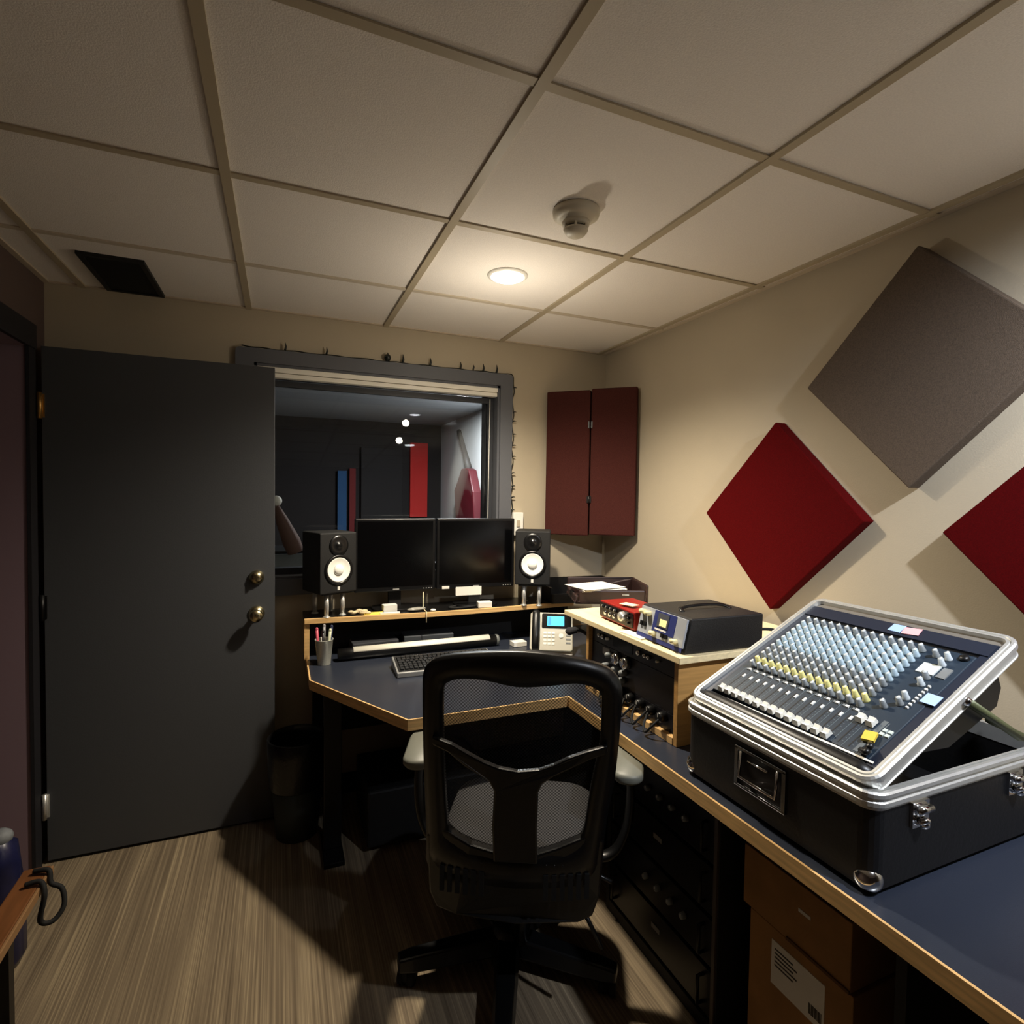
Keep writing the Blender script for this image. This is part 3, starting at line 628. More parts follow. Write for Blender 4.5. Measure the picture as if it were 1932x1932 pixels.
pc = thing('pen_cup', 'silver mesh pen cup at the left end of the desk shelf', 'cup', (.176, 2.49, DZ))
a = new(TR(.176, 2.49, DZ+.001), mat('silver mesh metal', '#b9bbb3', .4, .4, noise=.12, nscale=300)); a.lathe([(.027, 0), (.037, .105), (.039, .107), (.0385, .109), (.035, .105), (.025, .004), (.001, .004)], 32, cap=False); a.build('cup', pc)
for i, (x, y, dx, dy, L_, c, lb) in enumerate(((.155, 2.485, -.010, -.01, .150, '#c7566a', 'pink pen standing in the silver pen cup'), (.175, 2.50, .002, .005, .155, '#8e8e90', 'silver pen standing in the silver pen cup'),
        (.188, 2.482, .012, -.004, .140, '#c9cdb0', 'pale green marker standing in the silver pen cup'), (.172, 2.478, -.002, -.008, .138, '#151216', 'black marker standing in the silver pen cup'), (.196, 2.497, .012, .006, .150, '#2a3352', 'dark blue pen at the right of the silver pen cup'))):
    p = thing('pen', lb, 'pen', (x, y, DZ+.008)); a = new(mt=mat('pen'+c, c, .4)); a.tube([(x, y, DZ+.008), (x+dx, y+dy, DZ+.008+L_)], [.0045, .006], 10); a.build('barrel', p)
    a = new(mt=mat('pen'+c, c, .4)); a.ball((x+dx, y+dy, DZ+.008+L_), .0065, n=10, sc_=(1, 1, 1.4)); a.build('cap', p)

# long tube lamp bar under the shelf
tb = thing('tube_light', 'long black tube with a bright white upper strip lying under the shelf', 'tube', (.60, 2.49, DZ))
a = new(mt=black_m); y0t, y1t = 2.515, 2.520; a.tube([(.235, y0t, .768), (.31, y0t, .768), (.98, y1t, .768)], .026, 20); a.build('body', tb)
a = new(mt=mat('bar white', '#f3efe0', .35)); a.M = Matrix.Identity(4)
def arc_strip(x0, x1, ya, yb, z, r, a0, a1, t=.003):
    vs = []; k = 8
    for x, y in ((x0, ya), (x1, yb)):
        for q in (r, r+t):
            for i in range(k+1):
                an = R(a0+(a1-a0)*i/k); vs.append((x, y-q*math.cos(an), z+q*math.sin(an)))
    m_ = k+1; fs = []
    for i in range(k):
        fs += [(i, i+1, 2*m_+i+1, 2*m_+i), (m_+i+1, m_+i, 3*m_+i, 3*m_+i+1), (i+1, i, m_+i, m_+i+1), (2*m_+i, 2*m_+i+1, 3*m_+i+1, 3*m_+i)]
    fs += [(0, 2*m_, 3*m_, m_), (k, m_+k, 3*m_+k, 2*m_+k)]
    return vs, fs
v_, f_ = arc_strip(.30, .945, y0t, y1t, .768, .026, 22, 100); a.add(v_, f_, smooth=True); a.build('white_strip', tb)
a = new(mt=mat('end cap grey', '#6f726f', .5)); a.tube([(.98, y1t, .768), (.995, y1t+.0005, .768)], [.027, .024], 20); a.build('end_cap', tb)
tag(new(TR(.41, 2.60, DZ+.0015, .05), mat('dark tablet', '#3b3c40', .35)).bx(-.11, .10, -.05, .06, 0, .060).build('hard_drive', None, .004, origin=(.41, 2.6, DZ)), 'dark grey flat case behind the tube at left under the shelf', 'case')
tag(new(TR(.67, 2.61, DZ+.0015, -.05), mat('slate folder', '#44484d', .45)).bx(-.13, .11, -.05, .06, 0, .068).build('laptop', None, .004, origin=(.67, 2.61, DZ)), 'slate grey slab standing behind the tube under the shelf middle', 'case')
tag(new(TR(1.08, 2.475, DZ+.0015, .05), paper_m).bx(-.03, .04, -.025, .025, 0, .022).build('note_pad', None, .001, origin=(1.08, 2.47, DZ)), 'small white note pad left of the desk phone', 'note pad')

# phone
ph = thing('desk_phone', 'grey desk phone with a lit blue screen and corded handset', 'phone', (1.20, 2.33, DZ), R(-30))
Mph = TR(1.195, 2.335, DZ+.001, R(-27))
a = new(Mph, mat('phone stand', '#c9c8c2', .4)); a.M = Mph @ Matrix(((0, 0, 1, 0), (1, 0, 0, 0), (0, 1, 0, 0), (0, 0, 0, 1)))
a.prism([(-.085, 0), (.085, 0), (.085, .015), (.02, .02), (-.085, .012)], -.10, .10); a.prism([(.01, .015), (.05, .015), (.055, .11), (.04, .11)], -.05, .05); a.build('stand', ph, .003)
Mf = Mph @ Matrix.Translation((0, -.075, .017)) @ Matrix.Rotation(R(58), 4, 'X')
a = new(Mf, mat('phone grey', '#b5b2a4', .45)); a.prism(rrect(-.10, .10, 0, .185, .012, 4), 0, .018); a.build('body', ph, .004)
a = new(Mf, screen_m); a.prism(rrect(-.045, .094, .108, .178, .006, 3), .0175, .0215); sb = a.build('screen_bezel', ph)
a = new(Mf, mat('phone lcd', '#39b3ea', .3, emit=1.1)); a.bx(-.020, .060, .118, .165, .0215, .0222); a.bx(-.016, -.002, .122, .161, .0222, .0225, mat('lcd dark', '#1f86c4', .3, emit=.8)); a.build('lcd', sb, label='lit blue screen')
a = new(Mf, black_m); a.tube(catmull([(-.073, .01, .022), (-.073, .03, .034), (-.073, .10, .040), (-.073, .165, .034), (-.073, .185, .022)], 6), .018, 14, flat=.7); a.build('handset', ph)
for r_ in range(4):
    for c_ in range(3):
        a = new(Mf, white_m); a.bx(-.036+c_*.019, -.022+c_*.019, .028+r_*.017, .038+r_*.017, .0175, .0205); a.build('key', ph)
a = new(Mf, white_m); a.prism(rrect(.036, .056, .062, .082, .006, 3), .0175, .021); a.build('navigation_key', ph)
for k in range(3): a = new(Mf, knobd_m); a.bx(.068, .090, .035+k*.018, .042+k*.018, .0175, .020); a.build('key', ph)
# gooseneck mic at the right of the phone
gm = thing('gooseneck_microphone', 'black gooseneck microphone bending in front of the phone', 'microphone', (1.30, 2.22, DZ))
a = new(mt=rubber_m); a.tube(catmull([(1.225, 2.17, .877), (1.245, 2.165, .880), (1.285, 2.15, .855), (1.305, 2.13, .81), (1.31, 2.12, .76)], 6), .008, 10); a.build('neck', gm)
a = new(mt=mat('mic foam', '#26262a', .9)); a.tube([(1.19, 2.175, .868), (1.20, 2.175, .873), (1.235, 2.168, .879)], [.010, .019, .014], 14); a.build('head', gm)
a = new(mt=steel_m); a.M = TR(1.31, 2.12, DZ+.001); a.lathe([(.035, 0), (.035, .01), (.012, .02), (.010, .03)], 24); a.build('base', gm)

# ------------------------------------------------------------------ road case with mixer
cs = thing('road_case', 'black road case with aluminium rims and tilted-up mixer tray', 'road case', (1.3, .92, DZ))
X0, X1, Y0, Y1, ZB, ZR = 1.02, 1.62, .665, 1.18, DZ+.012, .915
casem = mat('case laminate', '#0a0a0c', .45, bump=.3, bscale=120)
def ring(mb, outer, inner, z0, z1, mt=None):
    n = len(outer); vs = [(x, y, z) for z in (z0, z1) for lp in (outer, inner) for x, y in lp]; fs = []
    for i in range(n):
        j = (i+1) % n; fs += [(j, i, n+i, n+j), (2*n+i, 2*n+j, 3*n+j, 3*n+i), (i, j, 2*n+j, 2*n+i), (n+j, n+i, 3*n+i, 3*n+j)]
    mb.add(vs, fs, mt)
a = new(mt=casem); ring(a, rrect(X0, X1, Y0, Y1, .03, 5), rrect(X0+.009, X1-.009, Y0+.009, Y1-.009, .022, 5), ZB, ZR); a.prism(rrect(X0+.004, X1-.004, Y0+.004, Y1-.004, .026, 5), ZB, ZB+.008); a.build('shell', cs)
def prof_ring(mb, x0, x1, y0, y1, r, prof, n=6):
    # profile: list of (offset outward, z)
    loops = [[(x, y, z) for x, y in rrect(x0-o, x1+o, y0-o, y1+o, r+o, n)] for o, z in prof]
    N = len(loops[0]); vs = [p for l in loops for p in l]; fs = []; K = len(prof)
    for k in range(K):
        k2 = (k+1) % K
        for i in range(N): j = (i+1) % N; fs.append((k*N+i, k*N+j, k2*N+j, k2*N+i))
    mb.add(vs, fs)
a = new(mt=alu_m)
prof_ring(a, X0, X1, Y0, Y1, .03, [(-.010, .905), (.001, .905), (.001, .912), (.008, .914), (.008, .922), (.005, .924), (.005, .929), (.008, .931), (.008, .938), (.004, .941), (-.002, .941), (-.002, .937), (-.005, .937), (-.005, .941), (-.010, .941)])
a.build('rim', cs, label='ribbed aluminium rim')
for x, y in ((X0+.03, Y0+.03), (X0+.03, Y1-.03), (X1-.03, Y0+.03), (X1-.03, Y1-.03)):
    a = new(mt=chrome_m); sx = -1 if x < 1.3 else 1; sy = -1 if y < .9 else 1
    a.ball((x-sx*(-.010), y-sy*(-.010), DZ+.026), .026, n=18, sc_=(1, 1, .98)); a.build('corner_guard', cs)
# recessed handle on the front
a = new(mt=mat('dark chrome', '#8f9092', .2, 1)); rim3 = [(.855, 1.000, .886, .893), (.855, 1.000, .797, .803), (.855, .865, .80, .89), (.990, 1.000, .80, .89)]
for y0_, y1_, z0_, z1_ in rim3: a.bx(X0-.006, X0+.002, y0_, y1_, z0_, z1_)
a.bx(X0-.001, X0+.001, .865, .99, .803, .886, mat('recess', '#100a0b', .4)); hp = a.build('handle_plate', cs, .001)
a = new(mt=chrome_m); a.tube([(X0-.006, .875, .885), (X0-.012, .875, .825), (X0-.012, .980, .825), (X0-.006, .980, .885)], .004, 8); a.tube([(X0-.008, .90, .872), (X0-.010, .955, .872)], .003, 8); a.build('handle', hp)
def latch(x, z=.885):
    a = new(mt=chrome_m); y = Y0; a.bx(x-.025, x+.025, y-.006, y, z-.03, z+.02); a.cyl((x-.02, y-.012, z+.006), (x+.02, y-.012, z+.006), .008, n=12)
    a.tube([(x-.012, y-.010, z-.018), (x, y-.018, z-.012), (x+.012, y-.010, z-.018)], .006, 8); a.ball((x, y-.012, z-.022), .010); a.build('latch', cs)
latch(1.150); latch(1.475)
# tilted tray
tilt = math.atan2(.233, .48)
MT = Matrix.Translation((1.02, .665, .962-.016)) @ Matrix(((math.cos(tilt), 0, -math.sin(tilt), 0), (0, 1, 0, 0), (math.sin(tilt), 0, math.cos(tilt), 0), (0, 0, 0, 1)))
# local: x = up slope (0..0.535), y = 0..0.51, z = normal
TL, TW = .538, .508
a = new(MT, alu_m)
def prof_ring_l(mb, x0, x1, y0, y1, r, prof): prof_ring(mb, x0, x1, y0, y1, r, prof)
prof_ring_l(a, .008, TL-.008, .008, TW-.008, .028, [(-.012, -.022), (.001, -.022), (.003, -.020), (.003, -.018), (.001, -.017), (.001, .000), (.006, .002), (.006, .005), (.006, .012), (.002, .0155), (-.003, .0155), (-.003, .012), (-.007, .012), (-.007, .0155), (-.012, .0155)])
a.build('tray_rim', cs, label='ribbed aluminium frame of the tilted tray')
a = new(MT, casem); ring(a, rrect(.012, TL-.012, .012, TW-.012, .024, 5), rrect(.018, TL-.018, .018, TW-.018, .018, 5), -.030, .010); a.build('tray_wall', cs)
# front bolster (roll)
a = new(MT, mat('black vinyl', '#111111', .38)); a.M = MT @ Matrix.Translation((.030, 0, .002)); a.tube([(0, .022, 0), (0, .05, .002), (0, TW-.05, .002), (0, TW-.022, 0)], [.012, .018, .018, .012], 16, flat=.8); a.build('front_bolster', cs)
a = new(MT, mat('tray hardware', '#7f8084', .4, .6))
for x in (.04, .12, .21, .31, .40, .50): a.cyl((x, .020, .006), (x, .020, .0125), .0045, n=8)
for k in range(5): a.cyl((.455+k*.014, .023, .006), (.455+k*.014, .023, .0085), .003, n=6, mt=black_m)
a.build('screws', cs)
# back skirt of the tray (grey inner wall at top)
new(MT, mat('tray inner skirt', '#77726a', .5, .3)).bx(.498, .520, .02, TW-.02, -.02, .004).build('rear_panel', cs)
# strut
a = new(mt=mat('olive strut', '#5c6040', .5, .2)); a.tube([(1.30, .666, 1.078), (1.50, .668, .972)], .0125, 8, flat=.7); a.tube([(1.40, .675, 1.020), (1.56, .68, .955)], .010, 8, flat=.7); a.build('strut', cs)
a = new(mt=chrome_m); a.ball((1.30, .668, 1.078), .010); a.ball((1.50, .668, .972), .008); a.build('strut_pivot', cs)

mx = thing('mixing_console', 'navy mixing console with pale knobs and white faders in the road case', 'mixer', (1.1, .92, .96), group=None, M=MT.copy())
PY = lambda u: u-.665       # plane u coordinate to local y
zt = .008
a = new(MT, mixer_m); a.bx(.058, .442, .045, .470, -.045, zt); a.M = MT @ Matrix(((1, 0, 0, 0), (0, 0, 1, 0), (0, 1, 0, 0), (0, 0, 0, 1))); a.prism([(.15, -.04), (.47, -.04), (.47, -.085), (.44, -.115), (.26, -.10)], .03, .48, black_m); a.build('chassis', mx, .002)
a = new(MT, mixerd_m); a.bx(.045, .500, .026, .045, -.02, zt-.002); a.bx(.045, .500, .470, .490, -.02, zt-.002); a.bx(.442, .452, .045, .470, -.02, zt-.004, black_m)
a.bx(.452, .496, .030, .485, -.02, zt+.001); a.build('surround', mx)
a = new(MT, paper_m)
for i in range(12):
    pass
a.add([(.051, .034, zt), (.034+.006, .458, zt), (.034+.006, .458, zt+.002), (.051, .034, zt+.002), (.056, .034, zt), (.045, .458, zt), (.045, .458, zt+.002), (.056, .034, zt+.002)], [(0, 1, 2, 3), (5, 4, 7, 6), (3, 2, 6, 7), (1, 0, 4, 5), (0, 3, 7, 4), (1, 5, 6, 2)])
a.build('front_strip', mx, label='white strip along the front edge')
pitch = .02295
def CY(k): return .4425-k*pitch        # channel k = 0 at the far side
slot = new(MT, mat('fader slot', '#07080a', .6)); tick = new(MT, mat('silk print', '#6b7a80', .6))
for k in range(16):
    y = CY(k)-(.004 if k > 13 else 0); x0_ = .066
    slot.bx(x0_, .150, y-.0012, y+.0012, zt, zt+.0004)
    tick.bx(.060, .172, y+pitch/2-.0003, y+pitch/2+.0003, zt, zt+.0004)
    for q in range(7): tick.bx(.074+q*.011, .0748+q*.011, y-.0075, y-.004, zt, zt+.0003)
slot.build('fader_slots', mx); tick.build('silk_print', mx)
capm = mat('fader cap', '#e8e7df', .4)
for k in range(16):
    y = CY(k)-(.004 if k > 13 else 0); xx = .068 if k < 14 else .146; s = .0078
    f = new(MT, capm); f.add([(xx-.011, y-s, zt+.002), (xx+.011, y-s, zt+.002), (xx+.011, y+s, zt+.002), (xx-.011, y+s, zt+.002), (xx-.008, y-s+.001, zt+.014), (xx+.008, y-s+.001, zt+.014), (xx+.008, y+s-.001, zt+.014), (xx-.008, y+s-.001, zt+.014), (xx, y-s+.001, zt+.010), (xx, y+s-.001, zt+.010)],
        [(3, 2, 1, 0), (0, 1, 5, 8, 4), (2, 3, 7, 9, 6), (1, 2, 6, 5), (3, 0, 4, 7), (4, 8, 9, 7), (8, 5, 6, 9)])
    f.build('fader', mx)
for k in range(14):
    y = CY(k); f = new(MT, white_m); f.bx(.133, .145, y-.0105, y-.0055, zt, zt+.003); f.build('channel_label', mx)
sw = new(MT, white_m)
for k in range(14): y = CY(k); sw.bx(.164, .170, y-.008, y-.001, zt, zt+.004); sw.bx(.164, .170, y+.002, y+.006, zt, zt+.003, knobd_m)
sw.build('mute_switches', mx, label='row of white push switches')
rows = [.184, .205, .228, .248, .268, .290, .311, .331, .352, .373, .394, .417]
kc = [knobd_m, knoby_m, knobd_m, knobd_m, knobd_m, knobb_m, knobb_m, knobb_m, knobb_m, knobb_m, knobb_m, knobd_m]
kt = [knobw_m, knoby_m, knobw_m, knobw_m, knobw_m, knobb_m, knobw_m, knobb_m, knobw_m, knobw_m, knobb_m, knobw_m]
def mknob(b, x, y, base, top, r=.0082, h=.018):
    M0 = b.M.copy(); b.M = M0 @ Matrix.Translation((x, y, zt))
    b.lathe([(r, 0), (r, .003), (r*.8, .005), (r*.72, h)], 10, base); b.bx(-.0012, r*.7, -.0016, .0016, h, h+.0012, white_m)
    b.lathe([(r*.6, h), (r*.5, h+.0006)], 8, top)
    b.M = M0
protos = {}
cnt = 0; rest = new(MT)
for ri_, x in enumerate(rows):
    for k in range(13, -1, -1):
        y = CY(k)
        if cnt < 84:
            key = ri_
            if key not in protos:
                b = new(Matrix.Identity(4)); b.M = Matrix.Identity(4)
                b2 = new(Matrix.Identity(4)); mknob(b2, 0, 0, kc[ri_], kt[ri_]); me_o = b2.build('knob'); me_o.parent = mx; me_o.location = (x, y, 0); protos[key] = me_o
            else:
                c = protos[key].copy(); col.objects.link(c); c.parent = mx; c.location = (x, y, 0)
            cnt += 1
        else: mknob(rest, x, y, kc[ri_], kt[ri_])
o = rest.build('knob_rows', mx); o['kind'] = 'stuff'
a = new(MT, capm)
for k in range(2): pass
mb_ = new(MT)
for x, y, c in ((.205, .105, knobd_m), (.228, .085, knobd_m), (.25, .085, knobw_m), (.305, .085, knobw_m), (.33, .088, knobd_m), (.385, .085, knobw_m), (.41, .085, knobw_m), (.41, .11, knobd_m)): 
    b = new(MT); mknob(b, x, y, c, knobw_m); b.build('master_knob', mx)
for q in range(8): b = new(MT, white_m); b.bx(.222+q*.0115, .227+q*.0115, .066, .071, zt, zt+.004); b.build('push_button', mx)
b = new(MT, mat('meter window', '#cfd6d2', .3)); b.bx(.342, .378, .082, .118, zt, zt+.003); b.build('display', mx)
b = new(MT, mat('grey block', '#8b8f90', .4, .4)); b.bx(.340, .376, .058, .076, zt, zt+.003); b.build('jack_panel', mx)
b = new(MT, black_m); b.M = MT @ Matrix.Translation((.425, .062, zt)); b.lathe([(.011, 0), (.009, .006), (.004, .008)], 16); b.build('headphone_jack', mx)
b = new(MT, mat('grey section', '#5d6468', .5)); b.bx(.062, .168, .072, .082, zt, zt+.0008); b.bx(.062, .165, .068, .070, zt, zt+.0006); b.build('master_panel', mx)
for x in (.130, .142):
    for y in (.045+.008, .045+.019): b = new(MT, mat('pale button', '#c5d0cc', .4)); b.bx(x-.004, x+.004, y-.004, y+.004, zt, zt+.003); b.build('push_button', mx)
tag(new(MT @ Matrix.Translation((.108, .072, zt+.003)) @ Matrix.Rotation(R(15), 4, 'Z'), mat('yellow tape', '#e6c548', .6)).bx(-.013, .013, -.010, .014, 0, .006).build('sticky_note', None), 'yellow note stuck by the master faders of the mixer', 'note')
b = new(MT, black_m); b.tube(catmull([(.088, .060, zt+.008), (.078, .052, zt+.014), (.072, .056, zt+.010), (.062, .050, zt+.012), (.066, .066, zt+.006)], 5), .006, 8); tag(b.build('cable_clip', None), 'small black clip beside the yellow note on the mixer', 'clip')
tag(new(MT, mat('pale blue tape', '#a9c4ea', .6)).bx(.250, .282, .0285, .058, zt+.0045, zt+.0055).build('tape', None), 'pale blue tape across the mixer right edge', 'tape')
tag(new(MT, mat('blue sticker', '#9db9e6', .6)).bx(.462, .492, .222, .252, zt+.0015, zt+.0030).build('sticker', None), 'pale blue sticker on the mixer rear panel', 'sticker')
tag(new(MT @ Matrix.Translation((.476, .204, zt+.002)) @ Matrix.Rotation(R(8), 4, 'Z'), mat('pink sticker', '#f0a9ad', .6)).bx(-.014, .014, -.022, .016, 0, .0015).build('sticker', None), 'pink sticker next to the pale blue one on the mixer rear', 'sticker')
# cable coming from behind the case at the right
a = new(mt=rubber_m); a.tube(catmull([(1.56, .68, 1.10), (1.55, .60, 1.06), (1.58, .56, 1.0), (1.64, .55, .96), (1.70, .60, .90), (1.70, .62, .75)], 8), .006, 8)
tag(a.build('audio_cable', None, origin=(1.65, .56, DZ)), 'black audio cable hanging at the case back corner', 'cable')

# ------------------------------------------------------------------ below the desk
rk = thing('floor_rack', 'black equipment rack under the right side of the desk', 'rack cabinet', (1.35, 1.36, 0))
a = new(mt=blackm_m); a.bx(1.09, 1.60, 1.115, 1.133, .001, .66); a.bx(1.09, 1.60, 1.64, 1.658, .001, .66); a.bx(1.09, 1.60, 1.133, 1.64, .001, .04); a.bx(1.09, 1.60, 1.133, 1.64, .645, .66); a.bx(1.59, 1.60, 1.133, 1.64, .04, .645); a.build('frame', rk, .001)
new(mt=mat('dull steel rail', '#6b6460', .5, .7)).bx(1.083, 1.090, 1.118, 1.130, .02, .66).build('front_rail', rk)
for k, lb in enumerate(('lowest black rack unit under the desk', 'second black rack unit from the floor under the desk', 'third black rack unit from the floor under the desk', 'topmost black rack unit under the desk')):
    z = .05+k*.145; t = thing('rack_unit', lb, 'audio rack unit', (1.3, 1.39, z), group=None)
    new(mt=rack_face).bx(1.093, 1.100, 1.136, 1.637, z, z+.13).build('faceplate', t, .001)
    new(mt=blackm_m).bx(1.100, 1.50, 1.15, 1.62, z+.002, z+.128).build('chassis', t)
    for q in range(2): a = new(mt=steel_m); y = 1.17+q*.43; a.tube([(1.094, y, z+.025), (1.075, y, z+.025), (1.075, y, z+.105), (1.094, y, z+.105)], .005, 8); a.build('handle', t)
    if k % 2: 
        for q in range(4): a = new(); kn(a, 1.094, 1.25+q*.06, z+.07, .010, .016, knobd_m, white_m); a.build('knob', t)
    else: new(mt=mat('grey label', '#8f8b88', .6)).bx(1.0915, 1.093, 1.36, 1.40, z+.07, z+.085).build('label_plate', t)

def carton(name, x0, x1, y0, y1, z0, z1, label, lid=False):
    t = thing(name, label, 'box', ((x0+x1)/2, (y0+y1)/2, z0))
    new(mt=card_m).bx(x0, x1, y0, y1, z0, z1).build('carton', t, .002)
    return t
cb = carton('cardboard_box', 1.13, 1.50, .765, 1.045, .001, .425, 'large cardboard box with a white shipping label under the desk')
a = new(mt=paper_m); a.bx(1.1285, 1.130, .830, .975, .285, .395); slb = a.build('shipping_label', cb)
a = new(mt=mat('print black', '#4b463f', .8))
for k in range(5): a.bx(1.1280, 1.1284, .912-(k % 2)*.01, .965, .375-k*.010, .379-k*.010)
q_ = a; a = new(mt=MATS['print black'])
for k in range(12): a.bx(1.1280, 1.1284, .836+k*.0028, .8375+k*.0028+(.0008 if k % 3 else 0), .300, .325)
a.build('barcode', slb); q_.build('address_print', slb)
cb2 = carton('cardboard_box', 1.125, 1.47, .770, 1.065, .430, .585, 'flat cardboard box stacked on the labelled box under the desk')
a = new(mt=mat('cardboard dark', '#6b4a28', .85)); a.bx(1.121, 1.125, .77, .93, .430, .437); a.build('flap', cb2)
new(mt=paper_m).bx(1.1238, 1.125, .868, .900, .520, .528).build('sticker', cb2)

bn = thing('waste_bin', 'dark waste bin with a black liner between the door and desk leg', 'bin', (.075, 2.52, 0))
a = new(TR(.07, 2.53, .001), mat('bin grey green', '#23281f', .6)); a.lathe([(.085, 0), (.112, .30), (.108, .30), (.082, .004), (.001, .004)], 32, cap=False); a.build('bucket', bn)
a = new(TR(.07, 2.53, .001), mat('bin liner', '#08080a', .35, bump=.8, bscale=60)); a.lathe([(.112, .22), (.117, .27), (.120, .36), (.122, .425), (.116, .43), (.110, .40), (.105, .22)], 28, cap=False); a.build('liner', bn)
a = new(mt=blackm_m); a.bx(.33, .86, 2.25, 2.62, .03, .265)
tag(a.build('equipment_case', None, .01, origin=(.6, 2.4, .0)), 'long black box on the floor under the desk', 'case')

# ------------------------------------------------------------------ low wooden stand at the left with cable loop, bag
ws = thing('wooden_stand', 'low stand with an orange-brown wooden board at the bottom left', 'stand', (-.66, 1.7, 0))
a = new(mt=mat('orange wood', '#6e4526', .4, noise=.25, nscale=6, stretch=(10, 1, 10))); a.bx(-.695, -.63, 1.2, 2.015, .335, .36); a.build('board', ws, .004)
a = new(mt=mat('pale wood edge', '#8f6c48', .5)); a.bx(-.63, -.622, 1.2, 2.01, .335, .36); a.build('edge', ws, .002)
a = new(mt=steel_m); a.bx(-.66, -.64, 1.76, 1.79, 0, .335); a.bx(-.66, -.64, 1.25, 1.28, 0, .335); a.bx(-.66, -.64, 1.28, 1.76, .05, .07); a.build('leg', ws)
a = new(mt=rubber_m); a.tube(catmull([(-.66, 1.98, .369), (-.622, 1.97, .370), (-.612, 1.955, .34), (-.585, 1.95, .32), (-.575, 1.93, .28), (-.595, 1.91, .255), (-.62, 1.90, .27), (-.610, 1.90, .34), (-.625, 1.92, .370), (-.66, 1.92, .369)], 6), .007, 8)
tag(a.build('cable_loop', None, origin=(-.62, 1.95, .3)), 'black cable loop hanging off the wooden board end', 'cable')
a = new(TR(-.792, 2.13, .001), mat('blue plastic bag', '#1b1d3e', .3, noise=.5, nscale=9)); a.lathe([(.04, 0), (.055, .03), (.058, .2), (.055, .33), (.045, .38), (.02, .41), (.003, .42)], 14)
for i, p in enumerate(a.v): a.v[i] = p + Vector((random.uniform(-.007, .007), random.uniform(-.007, .007), random.uniform(-.004, .004) if p.z > .02 else 0))
b = a; b.M = TR(-.792, 2.13, .42); b.ball((.0, 0, -.01), .034, mat('clear crumpled plastic', '#6f7377', .6, noise=.4, nscale=20), n=12, sc_=(1, 1, .8))
tag(b.build('plastic_bag', None, origin=(-.775, 2.12, 0)), 'blue plastic bag with a pale crumpled top by the door frame', 'bag')

# ------------------------------------------------------------------ office chair
TH = R(-29)
CX, CYY = .655+.045*math.cos(R(29)), 1.555-.045*math.sin(R(29))
ch = thing('office_chair', 'black mesh-back office chair with armrests facing the desk', 'chair', (CX, CYY, 0), TH)
MCh = TR(CX, CYY, 0, TH)
cpl = mat('chair plastic', '#0b0b0c', .33)
def ysurf(x, z): return -.25-.17*(z-.4)-.03*(1-(x/.25)**2)
SH = .045
def sheet_solid(mb, poly, t=.022, off=0, mt=None):       # polygon (x,z) on the chair-back surface, thickness forward
    n = len(poly); vs = [(x-SH, ysurf(x, z)-off, z) for x, z in poly] + [(x-SH, ysurf(x, z)-off+t, z) for x, z in poly]
    mb.add(vs, [tuple(range(n)), tuple(range(2*n-1, n-1, -1))] + [(i, n+i, n+(i+1) % n, (i+1) % n) for i in range(n)], mt)
outer = [(-.178, .93), (-.175, 1.018), (-.171, 1.052), (-.152, 1.081), (-.101, 1.1), (-.01, 1.113), (.077, 1.117), (.164, 1.108), (.239, 1.09), (.284, 1.068), (.307, 1.034), (.311, .995), (.307, .883), (.299, .77), (.289, .708), (.277, .586), (.270, .50), (.22, .48), (.05, .47), (-.10, .48), (-.178, .50), (-.180, .60), (-.180, .714), (-.180, .82)]
inner = [(-.128, .93), (-.125, .995), (-.122, 1.015), (-.112, 1.030), (-.080, 1.043), (-.02, 1.044), (.06, 1.030), (.14, 1.035), (.200, 1.041), (.243, 1.028), (.258, 1.012), (.262, .99), (.261, .883), (.243, .77), (.235, .708), (.224, .63), (.200, .606), (.16, .588), (.05, .567), (-.06, .590), (-.118, .622), (-.124, .66), (-.127, .738), (-.128, .82)]
def ringmesh(mb, o_, i_, t, offc):
    def dense(L, k=3):
        L3 = [Vector((x, z, 0)) for x, z in L]; n = len(L3); out = []
        for i in range(n):
            a_, b_, c_, d_ = L3[i-1], L3[i], L3[(i+1) % n], L3[(i+2) % n]
            for q in range(k):
                s_ = q/k; p = .5*((2*b_)+(c_-a_)*s_+(2*a_-5*b_+4*c_-d_)*s_*s_+(3*b_-a_-3*c_+d_)*s_**3); out.append((p.x, p.y))
        return out
    o_ = dense(o_); i_ = dense(i_); n = len(o_)
    mid = [((a_[0]+b_[0])/2, (a_[1]+b_[1])/2) for a_, b_ in zip(o_, i_)]
    loops = []
    for L, dy in ((o_, .0), (mid, -.010), (i_, .0), (i_, t), (mid, t+.004), (o_, t)):
        loops.append([(x-SH, ysurf(x, z)+dy, z) for x, z in L])
    vs = [p for L in loops for p in L]; fs = []
    for k in range(6):
        k2 = (k+1) % 6
        for i in range(n): j = (i+1) % n; fs.append((k*n+i, k*n+j, k2*n+j, k2*n+i))
    mb.add(vs, fs, smooth=True)
a = new(MCh, cpl); ringmesh(a, outer, inner, .026, 0); a.build('back_frame', ch)
# mesh sheet
a = new(MCh, meshfab_m); nx, nz = 14, 16; vs = []; fs = []
for j in range(nz+1):
    for i in range(nx+1):
        x = -.15+.43*i/nx; z = .53+.54*j/nz; vs.append((x-SH, ysurf(x, z)+.016, z))
for j in range(nz):
    for i in range(nx): q = j*(nx+1)+i; fs.append((q, q+1, q+nx+2, q+nx+1))
a.add(vs, fs, smooth=True); a.build('back_mesh', ch)
